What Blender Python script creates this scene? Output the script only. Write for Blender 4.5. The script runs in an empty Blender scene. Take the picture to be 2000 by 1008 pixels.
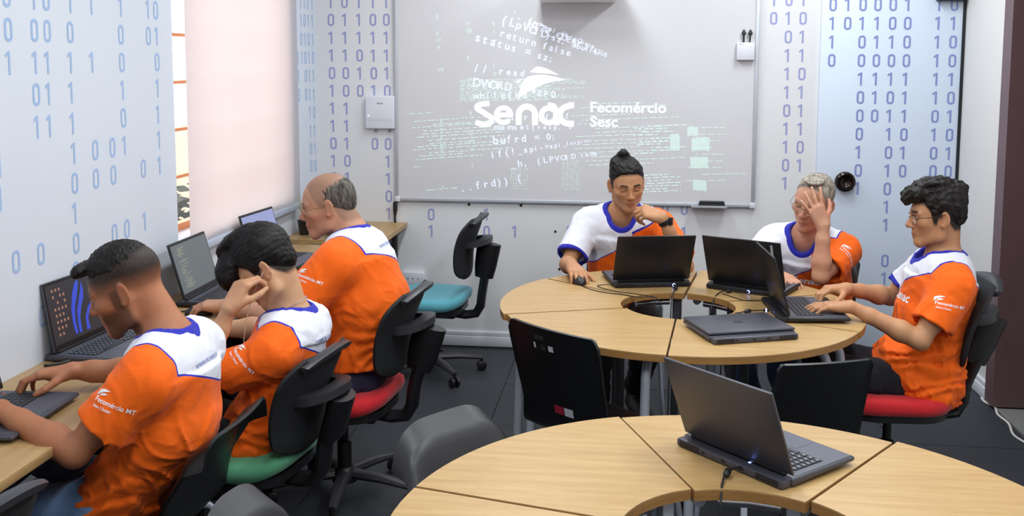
import bpy, bmesh, math, random
import numpy as np
from mathutils import Vector, Matrix
from mathutils.bvhtree import BVHTree

# ------------------------------------------------------------------ camera, world, lights, exposure
scene = bpy.context.scene
COL = scene.collection
CAM_H = 1.70
cam_data = bpy.data.cameras.new('camera')
cam = bpy.data.objects.new('camera', cam_data)
COL.objects.link(cam)
cam_data.sensor_fit = 'HORIZONTAL'
cam_data.sensor_width = 36.0
cam_data.lens = 36.0 * 1960.0 / 2000.0
cam_data.shift_x = 0.0
cam_data.shift_y = -(504.0 - 320.0) / 2000.0
cam_data.clip_start = 0.05
cam.matrix_world = (Matrix.Translation((0, 0, CAM_H)) @ Matrix.Rotation(math.radians(6.6), 4, 'Z')
                    @ Matrix.Rotation(math.pi / 2 - math.radians(5.83), 4, 'X')
                    @ Matrix.Rotation(math.radians(0.2), 4, 'Z'))
scene.camera = cam

world = bpy.data.worlds.new('world')
scene.world = world
world.use_nodes = True
wn = world.node_tree.nodes
bg = wn.get('Background') or wn.new('ShaderNodeBackground')
bg.inputs[0].default_value = (0.92, 0.95, 1.0, 1)
bg.inputs[1].default_value = 3.2

LAMP_SPOTS = [(-0.5, 0.9), (1.0, 0.9), (-0.5, 2.8), (1.0, 2.8), (-0.5, 4.75), (1.0, 4.75)]
LAMP_W = 17.0

vs = scene.view_settings
vs.view_transform = 'Standard'
vs.look = 'None'
vs.gamma = 1.0
vs.use_curve_mapping = False
vs.exposure = 0.31
scene.display_settings.display_device = 'sRGB'
scene.cycles.max_bounces = 7
scene.cycles.diffuse_bounces = 4
scene.cycles.caustics_reflective = False
scene.cycles.caustics_refractive = False
scene.cycles.use_denoising = True
scene.cycles.use_adaptive_sampling = True
scene.cycles.adaptive_threshold = 0.02
scene.cycles.sample_clamp_indirect = 6.0

XL, XR, YB, YF, ZC = -1.847, 1.830, 5.826, -1.4, 2.95   # room shell

# ------------------------------------------------------------------ helpers: objects
def tag(o, label=None, cat=None, group=None, kind=None):
    if label: o['label'] = label
    if cat: o['category'] = cat
    if group: o['group'] = group
    if kind: o['kind'] = kind
    return o

def thing(name, label, cat, loc=(0, 0, 0), rz=0.0, group=None):
    o = bpy.data.objects.new(name, None)
    o.empty_display_size = 0.05
    COL.objects.link(o)
    o.location = loc
    o.rotation_euler = (0, 0, rz)
    tag(o, label, cat, group)
    return o

def smooth_mesh(me, on=True):
    me.polygons.foreach_set('use_smooth', [on] * len(me.polygons))

def link_mesh(name, me, mat=None, parent=None):
    o = bpy.data.objects.new(name, me)
    COL.objects.link(o)
    if mat is not None and len(me.materials) == 0:
        me.materials.append(mat)
    if parent is not None:
        o.parent = parent
    return o

def inst(src_obj, name=None, parent=None):
    c = src_obj.copy()
    COL.objects.link(c)
    if parent is not None: c.parent = parent
    return c

class MB:
    """collects shapes for one mesh"""
    def __init__(s):
        s.bm = bmesh.new()
    def add(s, verts, faces):
        vs_ = [s.bm.verts.new(v) for v in verts]
        for f in faces:
            try: s.bm.faces.new([vs_[i] for i in f])
            except ValueError: pass
        return vs_
    def box(s, c, size, rot=None, bevel=0.0, segs=2):
        r = bmesh.ops.create_cube(s.bm, size=1.0)
        vv = r['verts']
        bmesh.ops.scale(s.bm, vec=size, verts=vv)
        if bevel > 0:
            es = list({e for v in vv for e in v.link_edges})
            rb = bmesh.ops.bevel(s.bm, geom=es, offset=bevel, segments=segs, affect='EDGES', profile=0.5)
            vv = list({v for f in rb['faces'] for v in f.verts} | {v for v in vv if v.is_valid})
            # collect whole island
            seen = set(vv); st = list(vv)
            while st:
                v = st.pop()
                for e in v.link_edges:
                    w = e.other_vert(v)
                    if w not in seen: seen.add(w); st.append(w)
            vv = list(seen)
        M = Matrix.Translation(c)
        if rot is not None: M = M @ rot.to_4x4()
        bmesh.ops.transform(s.bm, matrix=M, verts=vv)
        return vv
    def tube(s, pts, r, seg=10, cap=True, closed=False, flat=None):
        """r: number or list; flat: (sx,sy) section scale"""
        P = [Vector(p) for p in pts]
        n = len(P)
        R = r if hasattr(r, '__len__') else [r] * n
        rings = []
        t_prev = None; nrm = None
        for i in range(n):
            if closed: t = (P[(i + 1) % n] - P[i - 1]).normalized()
            elif i == 0: t = (P[1] - P[0]).normalized()
            elif i == n - 1: t = (P[-1] - P[-2]).normalized()
            else: t = ((P[i + 1] - P[i]).normalized() + (P[i] - P[i - 1]).normalized()).normalized()
            if nrm is None:
                a = Vector((0, 0, 1)) if abs(t.z) < 0.9 else Vector((1, 0, 0))
                nrm = (a - t * a.dot(t)).normalized()
            else:
                nrm = (nrm - t * nrm.dot(t))
                if nrm.length < 1e-6: nrm = t.orthogonal()
                nrm.normalize()
            b = t.cross(nrm)
            sx, sy = flat if flat else (1, 1)
            rings.append([s.bm.verts.new(P[i] + nrm * (R[i] * sx * math.cos(2 * math.pi * k / seg)) + b * (R[i] * sy * math.sin(2 * math.pi * k / seg))) for k in range(seg)])
        m = n if closed else n - 1
        for i in range(m):
            A, B = rings[i], rings[(i + 1) % n]
            for k in range(seg):
                s.bm.faces.new((A[k], A[(k + 1) % seg], B[(k + 1) % seg], B[k]))
        if cap and not closed:
            s.bm.faces.new(list(reversed(rings[0]))); s.bm.faces.new(rings[-1])
    def lathe(s, prof, seg=24, c=(0, 0, 0), M=None):
        """prof list of (r,z)"""
        rings = []
        for (r, z) in prof:
            ring = []
            for k in range(seg):
                a = 2 * math.pi * k / seg
                p = Vector((r * math.cos(a), r * math.sin(a), z))
                if M is not None: p = M @ p
                ring.append(s.bm.verts.new(p + Vector(c)))
            rings.append(ring)
        for i in range(len(prof) - 1):
            A, B = rings[i], rings[i + 1]
            for k in range(seg):
                s.bm.faces.new((A[k], A[(k + 1) % seg], B[(k + 1) % seg], B[k]))
        if prof[0][0] > 1e-6: s.bm.faces.new(list(reversed(rings[0])))
        if prof[-1][0] > 1e-6: s.bm.faces.new(rings[-1])
    def prism(s, poly, z0, z1, bevel=0.0):
        a = [s.bm.verts.new((x, y, z0)) for x, y in poly]
        b = [s.bm.verts.new((x, y, z1)) for x, y in poly]
        n = len(poly)
        top = s.bm.faces.new(b); s.bm.faces.new(list(reversed(a)))
        for i in range(n):
            s.bm.faces.new((a[i], a[(i + 1) % n], b[(i + 1) % n], b[i]))
    def sheet(s, fn, nu, nv, th):
        """closed slab around the surface fn(u,v), u,v in 0..1, thickness th along the normal"""
        P = [[Vector(fn(i / nu, j / nv)) for j in range(nv + 1)] for i in range(nu + 1)]
        def nor(i, j):
            a = P[min(i + 1, nu)][j] - P[max(i - 1, 0)][j]
            b = P[i][min(j + 1, nv)] - P[i][max(j - 1, 0)]
            n = a.cross(b)
            return n.normalized() if n.length > 1e-9 else Vector((0, 1, 0))
        F = []; B = []
        for i in range(nu + 1):
            fr = []; br = []
            for j in range(nv + 1):
                n = nor(i, j)
                t = th(i / nu, j / nv) if callable(th) else th
                fr.append(s.bm.verts.new(P[i][j] + n * t * 0.5)); br.append(s.bm.verts.new(P[i][j] - n * t * 0.5))
            F.append(fr); B.append(br)
        for i in range(nu):
            for j in range(nv):
                s.bm.faces.new((F[i][j], F[i + 1][j], F[i + 1][j + 1], F[i][j + 1]))
                s.bm.faces.new((B[i][j], B[i][j + 1], B[i + 1][j + 1], B[i + 1][j]))
        for i in range(nu):
            s.bm.faces.new((F[i][0], B[i][0], B[i + 1][0], F[i + 1][0]))
            s.bm.faces.new((F[i][nv], F[i + 1][nv], B[i + 1][nv], B[i][nv]))
        for j in range(nv):
            s.bm.faces.new((F[0][j], F[0][j + 1], B[0][j + 1], B[0][j]))
            s.bm.faces.new((F[nu][j], B[nu][j], B[nu][j + 1], F[nu][j + 1]))
    def mesh(s, name, smooth=True, angle=40):
        bmesh.ops.recalc_face_normals(s.bm, faces=s.bm.faces)
        me = bpy.data.meshes.new(name)
        s.bm.to_mesh(me); s.bm.free()
        if smooth:
            smooth_mesh(me)
            me.set_sharp_from_angle(angle=math.radians(angle))
        return me
    def build(s, name, mat, parent=None, smooth=True, angle=40):
        return link_mesh(name, s.mesh(name, smooth, angle), mat, parent)

def arc(cx, cy, r, a0, a1, n):
    return [(cx + r * math.cos(math.radians(a0 + (a1 - a0) * i / n)), cy + r * math.sin(math.radians(a0 + (a1 - a0) * i / n))) for i in range(n + 1)]

def rrect(w, h, r, n=5, cx=0, cy=0):
    out = []
    for sx, sy, a in ((1, 1, 0), (-1, 1, 90), (-1, -1, 180), (1, -1, 270)):
        out += arc(cx + sx * (w / 2 - r), cy + sy * (h / 2 - r), r, a, a + 90, n)
    return out

# ------------------------------------------------------------------ helpers: materials
MATS = {}
def mat(name, color, rough=0.5, metal=0.0, spec=0.5, noise=None, bump=None, emit=None, sheen=0.0, coat=0.0):
    """noise=(scale, amount, stretch xyz) tints the colour; bump=(scale, strength, distance)"""
    if name in MATS: return MATS[name]
    m = bpy.data.materials.new(name)
    m.use_nodes = True
    nt = m.node_tree; N = nt.nodes; L = nt.links
    b = N['Principled BSDF']
    b.inputs['Base Color'].default_value = (*color, 1)
    b.inputs['Roughness'].default_value = rough
    b.inputs['Metallic'].default_value = metal
    b.inputs['Specular IOR Level'].default_value = spec
    if sheen: b.inputs['Sheen Weight'].default_value = sheen
    if coat: b.inputs['Coat Weight'].default_value = coat
    tc = N.new('ShaderNodeTexCoord')
    if noise:
        sc_, amt, st = noise
        mp = N.new('ShaderNodeMapping'); mp.inputs['Scale'].default_value = st
        L.new(tc.outputs['Object'], mp.inputs['Vector'])
        nz = N.new('ShaderNodeTexNoise'); nz.inputs['Scale'].default_value = sc_; nz.inputs['Detail'].default_value = 5
        L.new(mp.outputs[0], nz.inputs['Vector'])
        mx = N.new('ShaderNodeMix'); mx.data_type = 'RGBA'; mx.blend_type = 'MIX'
        mx.inputs['A'].default_value = (*[max(0, c * (1 - amt)) for c in color], 1)
        mx.inputs['B'].default_value = (*[min(1, c * (1 + amt)) for c in color], 1)
        L.new(nz.outputs['Fac'], mx.inputs['Factor'])
        L.new(mx.outputs['Result'], b.inputs['Base Color'])
    if bump:
        sc_, st_, di = bump
        nz2 = N.new('ShaderNodeTexNoise'); nz2.inputs['Scale'].default_value = sc_; nz2.inputs['Detail'].default_value = 3
        L.new(tc.outputs['Object'], nz2.inputs['Vector'])
        bp = N.new('ShaderNodeBump'); bp.inputs['Strength'].default_value = st_; bp.inputs['Distance'].default_value = di
        L.new(nz2.outputs['Fac'], bp.inputs['Height']); L.new(bp.outputs[0], b.inputs['Normal'])
    if emit:
        b.inputs['Emission Color'].default_value = (*emit[0], 1)
        b.inputs['Emission Strength'].default_value = emit[1]
        m.cycles.emission_sampling = 'NONE'
    MATS[name] = m
    return m

def wood_mat(name, c1, c2, scale=6.0, stretch=(1, 9, 9), rough=0.38, axis_rot=0.0):
    if name in MATS: return MATS[name]
    m = bpy.data.materials.new(name); m.use_nodes = True
    nt = m.node_tree; N = nt.nodes; L = nt.links; b = N['Principled BSDF']
    tc = N.new('ShaderNodeTexCoord')
    mp = N.new('ShaderNodeMapping'); mp.inputs['Scale'].default_value = stretch
    mp.inputs['Rotation'].default_value = (0, 0, axis_rot)
    L.new(tc.outputs['Object'], mp.inputs['Vector'])
    n1 = N.new('ShaderNodeTexNoise'); n1.inputs['Scale'].default_value = scale; n1.inputs['Detail'].default_value = 6; n1.inputs['Roughness'].default_value = 0.6
    L.new(mp.outputs[0], n1.inputs['Vector'])
    n2 = N.new('ShaderNodeTexNoise'); n2.inputs['Scale'].default_value = scale * 9; n2.inputs['Detail'].default_value = 3
    L.new(mp.outputs[0], n2.inputs['Vector'])
    ad = N.new('ShaderNodeMath'); ad.operation = 'MULTIPLY_ADD'; ad.inputs[1].default_value = 0.35
    L.new(n2.outputs['Fac'], ad.inputs[0]); L.new(n1.outputs['Fac'], ad.inputs[2])
    cr = N.new('ShaderNodeValToRGB'); cr.color_ramp.elements[0].position = 0.42; cr.color_ramp.elements[1].position = 0.85
    cr.color_ramp.elements[0].color = (*c1, 1); cr.color_ramp.elements[1].color = (*c2, 1)
    L.new(ad.outputs[0], cr.inputs['Fac']); L.new(cr.outputs[0], b.inputs['Base Color'])
    b.inputs['Roughness'].default_value = rough
    b.inputs['Specular IOR Level'].default_value = 0.4
    MATS[name] = m
    return m

def srgb(r, g, b):
    f = lambda c: (c / 255 / 12.92) if c / 255 <= 0.04045 else ((c / 255 + 0.055) / 1.055) ** 2.4
    return (f(r), f(g), f(b))

# ------------------------------------------------------------------ helpers: text
def text_mesh(txt, size, bold=0.0, align='LEFT', extrude=0.0, shear=0.0, res=3):
    cu = bpy.data.curves.new('t', 'FONT')
    cu.body = txt; cu.size = size; cu.offset = bold; cu.align_x = align; cu.extrude = extrude; cu.shear = shear
    cu.resolution_u = res
    ob = bpy.data.objects.new('t', cu); COL.objects.link(ob)
    dg = bpy.context.evaluated_depsgraph_get()
    me = bpy.data.meshes.new_from_object(ob.evaluated_get(dg))
    bpy.data.objects.remove(ob); bpy.data.curves.remove(cu)
    return me

def mesh_into(bm, me, M):
    n0 = len(bm.verts)
    bm.from_mesh(me)
    bm.verts.ensure_lookup_table()
    bmesh.ops.transform(bm, matrix=M, verts=bm.verts[n0:])
# ------------------------------------------------------------------ room shell
M_wall = mat('wall_paint', srgb(226, 227, 230), 0.6, noise=(1.3, 0.035, (1, 1, 1)), bump=(180, 0.04, 0.001))
M_wallw = mat('wall_warm', srgb(228, 226, 224), 0.6, noise=(1.1, 0.03, (1, 1, 1)))
M_doorp = mat('door_paint', srgb(214, 226, 243), 0.5, noise=(0.9, 0.03, (1, 1, 1)))
M_ceil = mat('ceiling_paint', srgb(235, 235, 235), 0.8, noise=(2, 0.02, (1, 1, 1)))
M_base = mat('baseboard_paint', srgb(220, 224, 232), 0.4, noise=(3, 0.04, (1, 1, 1)))
M_tile = mat('floor_tile', srgb(43, 45, 52), 0.62, noise=(9, 0.16, (1, 1, 1)), bump=(140, 0.12, 0.002))
M_sub = mat('floor_base', srgb(24, 25, 28), 0.8, noise=(5, 0.1, (1, 1, 1)))
M_dig = mat('digit_print', srgb(158, 162, 208), 0.6, noise=(2, 0.05, (1, 1, 1)))
M_digb = mat('digit_print_blue', srgb(162, 188, 226), 0.6, noise=(2, 0.05, (1, 1, 1)))
M_digd = mat('digit_print_door', srgb(136, 148, 204), 0.6, noise=(2, 0.05, (1, 1, 1)))
M_brown = mat('brown_door_paint', srgb(64, 40, 36), 0.35, noise=(4, 0.18, (6, 6, 1)), bump=(60, 0.05, 0.001))
M_brownf = mat('brown_frame_paint', srgb(104, 78, 80), 0.4, noise=(5, 0.12, (3, 3, 1)))
M_black = mat('black_plastic', srgb(22, 22, 25), 0.42, noise=(20, 0.15, (1, 1, 1)), bump=(300, 0.08, 0.0006))

def slab(name, x0, x1, y0, y1, z0, z1, m, kind='structure', parent=None):
    b = MB(); b.box(((x0 + x1) / 2, (y0 + y1) / 2, (z0 + z1) / 2), (x1 - x0, y1 - y0, z1 - z0))
    o = b.build(name, m, parent, smooth=False)
    if kind and parent is None: o['kind'] = kind
    return o

floor = slab('floor', XL - 0.2, XR + 1.6, YF - 0.2, YB + 0.2, -0.12, -0.006, M_sub)
# floor tiles, one object each (shared mesh)
TS = 0.61
tb = MB(); tb.box((0, 0, -0.004), (TS - 0.003, TS - 0.003, 0.008), bevel=0.0012, segs=1)
tile_me = tb.mesh('floor_tile'); tile_me.materials.append(M_tile)
ix = 0
x = XL + TS / 2
rt = random.Random(4)
while x - TS / 2 < XR - 0.02:
    y = YB - 0.08 - TS / 2
    while y + TS / 2 > 0.4:
        o = link_mesh('floor_tile', tile_me, None, floor)
        o.location = (x, y, rt.uniform(-0.0006, 0))
        y -= TS
    x += TS
slab('ceiling', XL - 0.2, XR + 1.6, YF - 0.2, YB + 0.2, ZC, ZC + 0.1, M_ceil)
wall_back = slab('wall_back', XL - 0.2, XR + 0.2, YB, YB + 0.15, 0, ZC, M_wall)
slab('wall_front', XL - 0.2, XR + 0.2, YF - 0.15, YF, 0, ZC, M_wallw)

# left wall with the window opening
WY0, WY1, WZ0, WZ1 = 3.925, 5.235, 0.955, 2.55
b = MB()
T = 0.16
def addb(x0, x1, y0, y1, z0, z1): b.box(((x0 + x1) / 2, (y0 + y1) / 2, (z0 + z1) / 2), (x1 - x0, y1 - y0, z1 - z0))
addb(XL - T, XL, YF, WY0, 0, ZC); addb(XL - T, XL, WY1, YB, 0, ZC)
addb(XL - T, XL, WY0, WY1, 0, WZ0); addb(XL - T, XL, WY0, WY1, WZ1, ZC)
wall_left = b.build('wall_left', mat('wall_left_vinyl_skytint', srgb(214, 221, 233), 0.6, noise=(1.3, 0.035, (1, 1, 1)), bump=(180, 0.04, 0.001)), smooth=False); wall_left['kind'] = 'structure'  # vinyl colour carries a painted bluish tint of the window skylight

# right wall with the brown door opening
DY0, DY1, DZ = 4.20, 5.045, 2.12
b = MB()
addb(XR, XR + T, DY1 + 0.11, YB, 0, ZC); addb(XR, XR + T, YF, DY0 - 0.11, 0, ZC); addb(XR, XR + T, DY0 - 0.11, DY1 + 0.11, DZ + 0.1, ZC)
wall_right = b.build('wall_right', M_wallw, smooth=False); wall_right['kind'] = 'structure'
# brown timber frame and the door standing open behind it
b = MB()
addb(XR - 0.025, XR + T, DY1, DY1 + 0.11, 0.012, DZ + 0.1); addb(XR - 0.025, XR + T, DY0 - 0.11, DY0, 0.012, DZ + 0.1); addb(XR - 0.025, XR + T, DY0, DY1, DZ, DZ + 0.1)
door2 = bpy.data.objects.new('door_2', None); COL.objects.link(door2); door2['kind'] = 'structure'
door2['label'] = 'dark brown wooden door and frame in the right wall'
b.build('door_frame', M_brownf, door2, smooth=False)
b = MB(); b.box((XR + T + 0.46, DY1 - 0.03, 1.07), (0.86, 0.04, 2.08), bevel=0.003)
for zc, hh in ((0.55, 0.75), (1.5, 0.85)):
    b.box((XR + T + 0.46, DY1 - 0.052, zc), (0.6, 0.012, hh), bevel=0.004)
leaf = b.build('door_leaf', M_brown, door2)
b = MB(); b.lathe([(0.0, 0), (0.028, 0.0), (0.028, 0.008), (0.012, 0.012), (0.012, 0.05), (0.024, 0.06), (0.022, 0.075), (0, 0.08)], 16, (XR + T + 0.82, DY1 - 0.05, 1.03), Matrix.Rotation(math.pi / 2, 3, 'X'))
b.build('door_knob', mat('brass_aged', srgb(120, 96, 60), 0.3, 0.9, noise=(20, 0.1, (1, 1, 1))), leaf)
M_stone = mat('threshold_stone', srgb(120, 120, 118), 0.7, noise=(30, 0.25, (1, 1, 1)))
slab('trim_1', XR - 0.01, XR + T + 1.2, DY0, DY1, -0.006, 0.006, M_stone)
# corridor beyond the brown door
slab('wall_corridor', XR + 1.4, XR + 1.5, 3.0, YB, 0, ZC, M_wallw)
slab('wall_corridor_end', XR + T, XR + 1.4, YB, YB + 0.1, 0, ZC, M_wallw)
slab('wall_corridor_near', XR + T, XR + 1.4, 2.9, 3.0, 0, ZC, M_wallw)

# skirting
def skirting(name, p0, p1, nrm):
    """two stepped boards along p0->p1"""
    (xa, ya), (xb, yb) = p0, p1
    bb = MB()
    L_ = math.hypot(xb - xa, yb - ya)
    cx_, cy_ = (xa + xb) / 2, (ya + yb) / 2
    ang = math.atan2(yb - ya, xb - xa)
    R_ = Matrix.Rotation(ang, 3, 'Z')
    nx, ny = nrm
    bb.box((cx_ + nx * 0.009, cy_ + ny * 0.009, 0.0305), (L_, 0.018, 0.061), R_, 0.003)
    bb.box((cx_ + nx * 0.006, cy_ + ny * 0.006, 0.0755), (L_, 0.012, 0.026), R_, 0.003)
    o = bb.build(name, M_base); o['kind'] = 'structure'
    return o
skirting('baseboard_back', (XL, YB), (1.03, YB), (0, -1))
skirting('baseboard_left', (XL, YF), (XL, YB), (1, 0))
skirting('baseboard_right', (XR, DY1 + 0.11), (XR, YB), (-1, 0))

# ---- printed binary digits
def glyph(bm_, ch, M, w=0.040, h=0.072, st=0.0105):
    if ch == '0':
        out = rrect(w, h, w * 0.46, 5); inn = rrect(w - 2 * st, h - 2 * st, (w - 2 * st) * 0.46, 5)
        n = len(out)
        a = [bm_.verts.new(M @ Vector((x, y, 0))) for x, y in out]
        c = [bm_.verts.new(M @ Vector((x, y, 0))) for x, y in inn]
        for i in range(n):
            bm_.faces.new((a[i], a[(i + 1) % n], c[(i + 1) % n], c[i]))
    else:
        x1 = st * 0.55
        pts = [(x1 - st, -h / 2), (x1, -h / 2), (x1, h / 2), (x1 - st * 0.8, h / 2), (-w * 0.46, h / 2 - 0.010), (-w * 0.46, h / 2 - 0.021), (x1 - st, h / 2 - 0.0135)]
        bm_.faces.new([bm_.verts.new(M @ Vector((x, y, 0))) for x, y in pts])

def digit_field(name, parent, items, frame, material):
    """items: list of (char, u, v) in metres on the plane; frame: 4x4 matrix plane->world"""
    bm_ = bmesh.new()
    for ch, u, v in items:
        glyph(bm_, ch, frame @ Matrix.Translation((u, v, 0)))
    me = bpy.data.meshes.new(name); bm_.to_mesh(me); bm_.free()
    o = link_mesh(name, me, material, parent)
    return o
F_back = Matrix(((1, 0, 0, 0), (0, 0, -1, YB - 0.0008), (0, 1, 0, 0), (0, 0, 0, 1)))
def grid(cols, rows, x0, dx, z0, dz, lean=0.0):
    out = []
    for r, line in enumerate(rows):
        for c, ch in enumerate(line):
            if ch in '01': out.append((ch, x0 + (cols[c] if cols else c * dx) + lean * r, z0 - r * dz))
    return out
items = grid([-0.087, 0, 0.084, 0.170, 0.254, 0.334],
             ['.10111', '001100', '.11111', '.11011', '.00101', '.10010', '.11.11', '.11...', '.01.00', '.10..1', '.01..1', '.....0', '.....1', '.....1', '.....0'],
             -1.755, 0, 2.045, 0.1046, 0.0006)
items = [i for i in items if not (i[1] < XL + 0.03)]
items += [('0', -1.158, 0.790), ('1', -0.824, 0.797), ('1', -1.156, 0.690), ('0', -0.824, 0.694), ('1', -0.655, 0.698), ('0', -0.331, 0.705), ('1', -0.825, 0.590),
          ('1', 0.332, 0.712), ('0', 0.220, 0.852), ('0', 0.331, 0.854)]
items += grid([0, 0.082, 0.161], ['101', '010', '.01', '.11', '.10', '.11', '.01', '.11', '.10', '.01', '.1.'], 0.803, 0, 2.049, 0.1035, 0.0010)
digit_field('printed_digits', wall_back, items, F_back, M_dig)
F_left = Matrix(((0, 0, 1, XL + 0.0008), (1, 0, 0, 0), (0, 1, 0, 0), (0, 0, 0, 1)))
LTXT = "0,2.833,1.891;1,2.972,1.891;0,3.039,1.891;1,3.178,1.891;1,3.310,1.891;1,3.515,1.893;1,3.725,1.894;0,3.788,1.894;0,2.834,1.789;0,2.968,1.791;0,3.038,1.791;0,3.171,1.791;0,3.508,1.792;0,3.721,1.793;1,3.790,1.793;1,2.831,1.690;1,2.966,1.691;1,3.033,1.691;1,3.167,1.691;1,3.302,1.691;0,3.508,1.691;0,3.787,1.692;0,2.963,1.591;1,3.031,1.591;1,3.164,1.591;1,3.508,1.590;1,3.784,1.590;1,2.961,1.489;1,3.029,1.488;1,3.164,1.488;0,3.505,1.488;1,3.781,1.487;1,3.165,1.388;0,3.300,1.387;0,3.418,1.386;1,3.507,1.386;1,3.783,1.386;0,3.162,1.287;0,3.298,1.286;0,3.418,1.286;0,3.644,1.285;1,3.780,1.284;1,2.760,1.388;1,2.756,1.288;1,3.157,1.186;1,3.642,1.081;0,3.156,1.083;0,2.950,1.086;0,2.819,1.086;0,2.945,0.886;0,3.146,0.987;0,3.411,1.073;0,3.502,1.075"
LB = "1,5.421,2.029;1,5.552,2.029;1,5.616,2.030;1,5.681,2.032;1,5.757,2.034;0,5.422,1.925;1,5.554,1.926;0,5.617,1.929;1,5.682,1.931;1,5.758,1.932;1,5.423,1.820;0,5.555,1.821;1,5.619,1.821;0,5.684,1.822;1,5.760,1.823;0,5.424,1.715;1,5.494,1.715;1,5.557,1.716;0,5.620,1.716;1,5.686,1.716;0,5.762,1.717;1,5.425,1.613;1,5.495,1.613;0,5.622,1.613;1,5.687,1.612;1,5.764,1.611;0,5.426,1.508;0,5.497,1.507;0,5.624,1.505;1,5.689,1.503;1,5.766,1.501;1,5.428,1.405;1,5.691,1.398;0,5.768,1.396;0,5.429,1.300;1,5.693,1.290;1,5.770,1.288;1,5.430,1.199;0,5.694,1.184;1,5.772,1.180;0,5.696,1.084;0,5.773,1.078"
li = [(a, float(y_), float(z_)) for a, y_, z_ in (t.split(',') for t in (LTXT + ';' + LB).split(';'))]
digit_field('printed_digits', wall_left, li, F_left, M_digb)

# ---- the white door at the right end of the back wall, printed with digits
b = MB(); b.box(((1.061 + 1.815) / 2, YB - 0.012, 1.07), (1.815 - 1.061, 0.024, 2.10), bevel=0.003)
door1 = b.build('door_1', M_doorp); door1['kind'] = 'structure'
F_door = F_back.copy(); F_door[1][3] = YB - 0.0252
cols = [0, 0.081, 0.161, 0.241, 0.322, 0.402, 0.565, 0.646]
di = grid(cols, ['01000110', '10110011', '1.011010', '0.000010', '..111111', '..010110', '..001101', '..0.1010', '..1.0101', '..0.1000', '..1.0...', '....1...', '....1...', '........', '....0...', '....1...'],
          1.121, 0, 2.019, 0.1025, 0.0009)
digit_field('printed_digits', door1, di, F_door, M_digd)
slab('trim_2', 1.8155, XR, YB - 0.03, YB, 0, 2.14, mat('door_gap_black', srgb(20, 26, 32), 0.5, noise=(9, 0.1, (1, 1, 1))))
b = MB(); b.box((1.742, YB - 0.045, 2.06), (0.145, 0.06, 0.05), bevel=0.008)
b.build('door_closer', M_black, door1)
# round dark knob
b = MB()
MR = Matrix.Rotation(math.pi / 2, 3, 'X')
b.lathe([(0.0, 0.0), (0.030, 0.0), (0.030, 0.014), (0.050, 0.018), (0.058, 0.032), (0.054, 0.048), (0.043, 0.052), (0.034, 0.040), (0.024, 0.030), (0.0, 0.027)], 32, (1.214, YB - 0.024, 1.034), MR)
b.build('door_knob', mat('dark_bronze', srgb(46, 36, 34), 0.16, 0.55, noise=(8, 0.15, (1, 1, 1))), door1)

# ---- window (orange steel grid), sill, outside
M_orange = mat('orange_window_steel', srgb(236, 150, 92), 0.5, noise=(10, 0.06, (1, 1, 1)))
win = bpy.data.objects.new('window_1', None); COL.objects.link(win); win['kind'] = 'structure'
win['label'] = 'orange steel window behind the white roller blind'
xw = XL - 0.125
b = MB()
addb(xw - 0.02, xw + 0.02, WY0, WY0 + 0.03, WZ0, WZ1); addb(xw - 0.02, xw + 0.02, WY1 - 0.03, WY1, WZ0, WZ1)
addb(xw - 0.02, xw + 0.02, WY0, WY1, WZ0, WZ0 + 0.03); addb(xw - 0.02, xw + 0.02, WY0, WY1, WZ1 - 0.03, WZ1)
b.build('window_frame', M_orange, win, smooth=False)
for k in range(8):
    z = 1.19 + k * 0.207
    if z > WZ1 - 0.05: break
    b = MB(); b.box((xw, (WY0 + WY1) / 2, z), (0.03, WY1 - WY0 - 0.06, 0.014))
    b.build('glazing_bar', M_orange, win, smooth=False)
for yv in (4.148, 4.62, 5.08):
    b = MB(); b.box((xw, yv, (WZ0 + WZ1) / 2), (0.028, 0.016, WZ1 - WZ0 - 0.06))
    b.build('glazing_bar', M_orange, win, smooth=False)
M_glass = bpy.data.materials.new('window_glass'); M_glass.use_nodes = True
gn = M_glass.node_tree.nodes; gl = M_glass.node_tree.links
tr = gn.new('ShaderNodeBsdfTransparent'); gs = gn.new('ShaderNodeBsdfGlossy'); gs.inputs['Roughness'].default_value = 0.02
mx = gn.new('ShaderNodeMixShader'); mx.inputs[0].default_value = 0.06
gl.new(tr.outputs[0], mx.inputs[1]); gl.new(gs.outputs[0], mx.inputs[2]); gl.new(mx.outputs[0], gn['Material Output'].inputs[0])
b = MB(); b.box((xw - 0.002, (WY0 + WY1) / 2, (WZ0 + WZ1) / 2), (0.004, WY1 - WY0 - 0.04, WZ1 - WZ0 - 0.04))
b.build('window_pane', M_glass, win, smooth=False)
b = MB(); b.box((XL - 0.055, (WY0 + WY1) / 2, WZ0 - 0.012), (0.15, WY1 - WY0, 0.024), bevel=0.004)
b.build('window_sill', M_base, win)
# ground, low wall and dark shrubs outside
slab('ground_outside', -14, XL - T, -8, 16, -0.6, -0.5, mat('outside_ground', srgb(170, 160, 145), 0.9, noise=(3, 0.15, (1, 1, 1))))
slab('wall_outside', -4.4, -4.2, -4, 14, -0.5, 1.02, mat('outside_wall', srgb(206, 168, 140), 0.9, noise=(2, 0.1, (1, 1, 1))))

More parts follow.
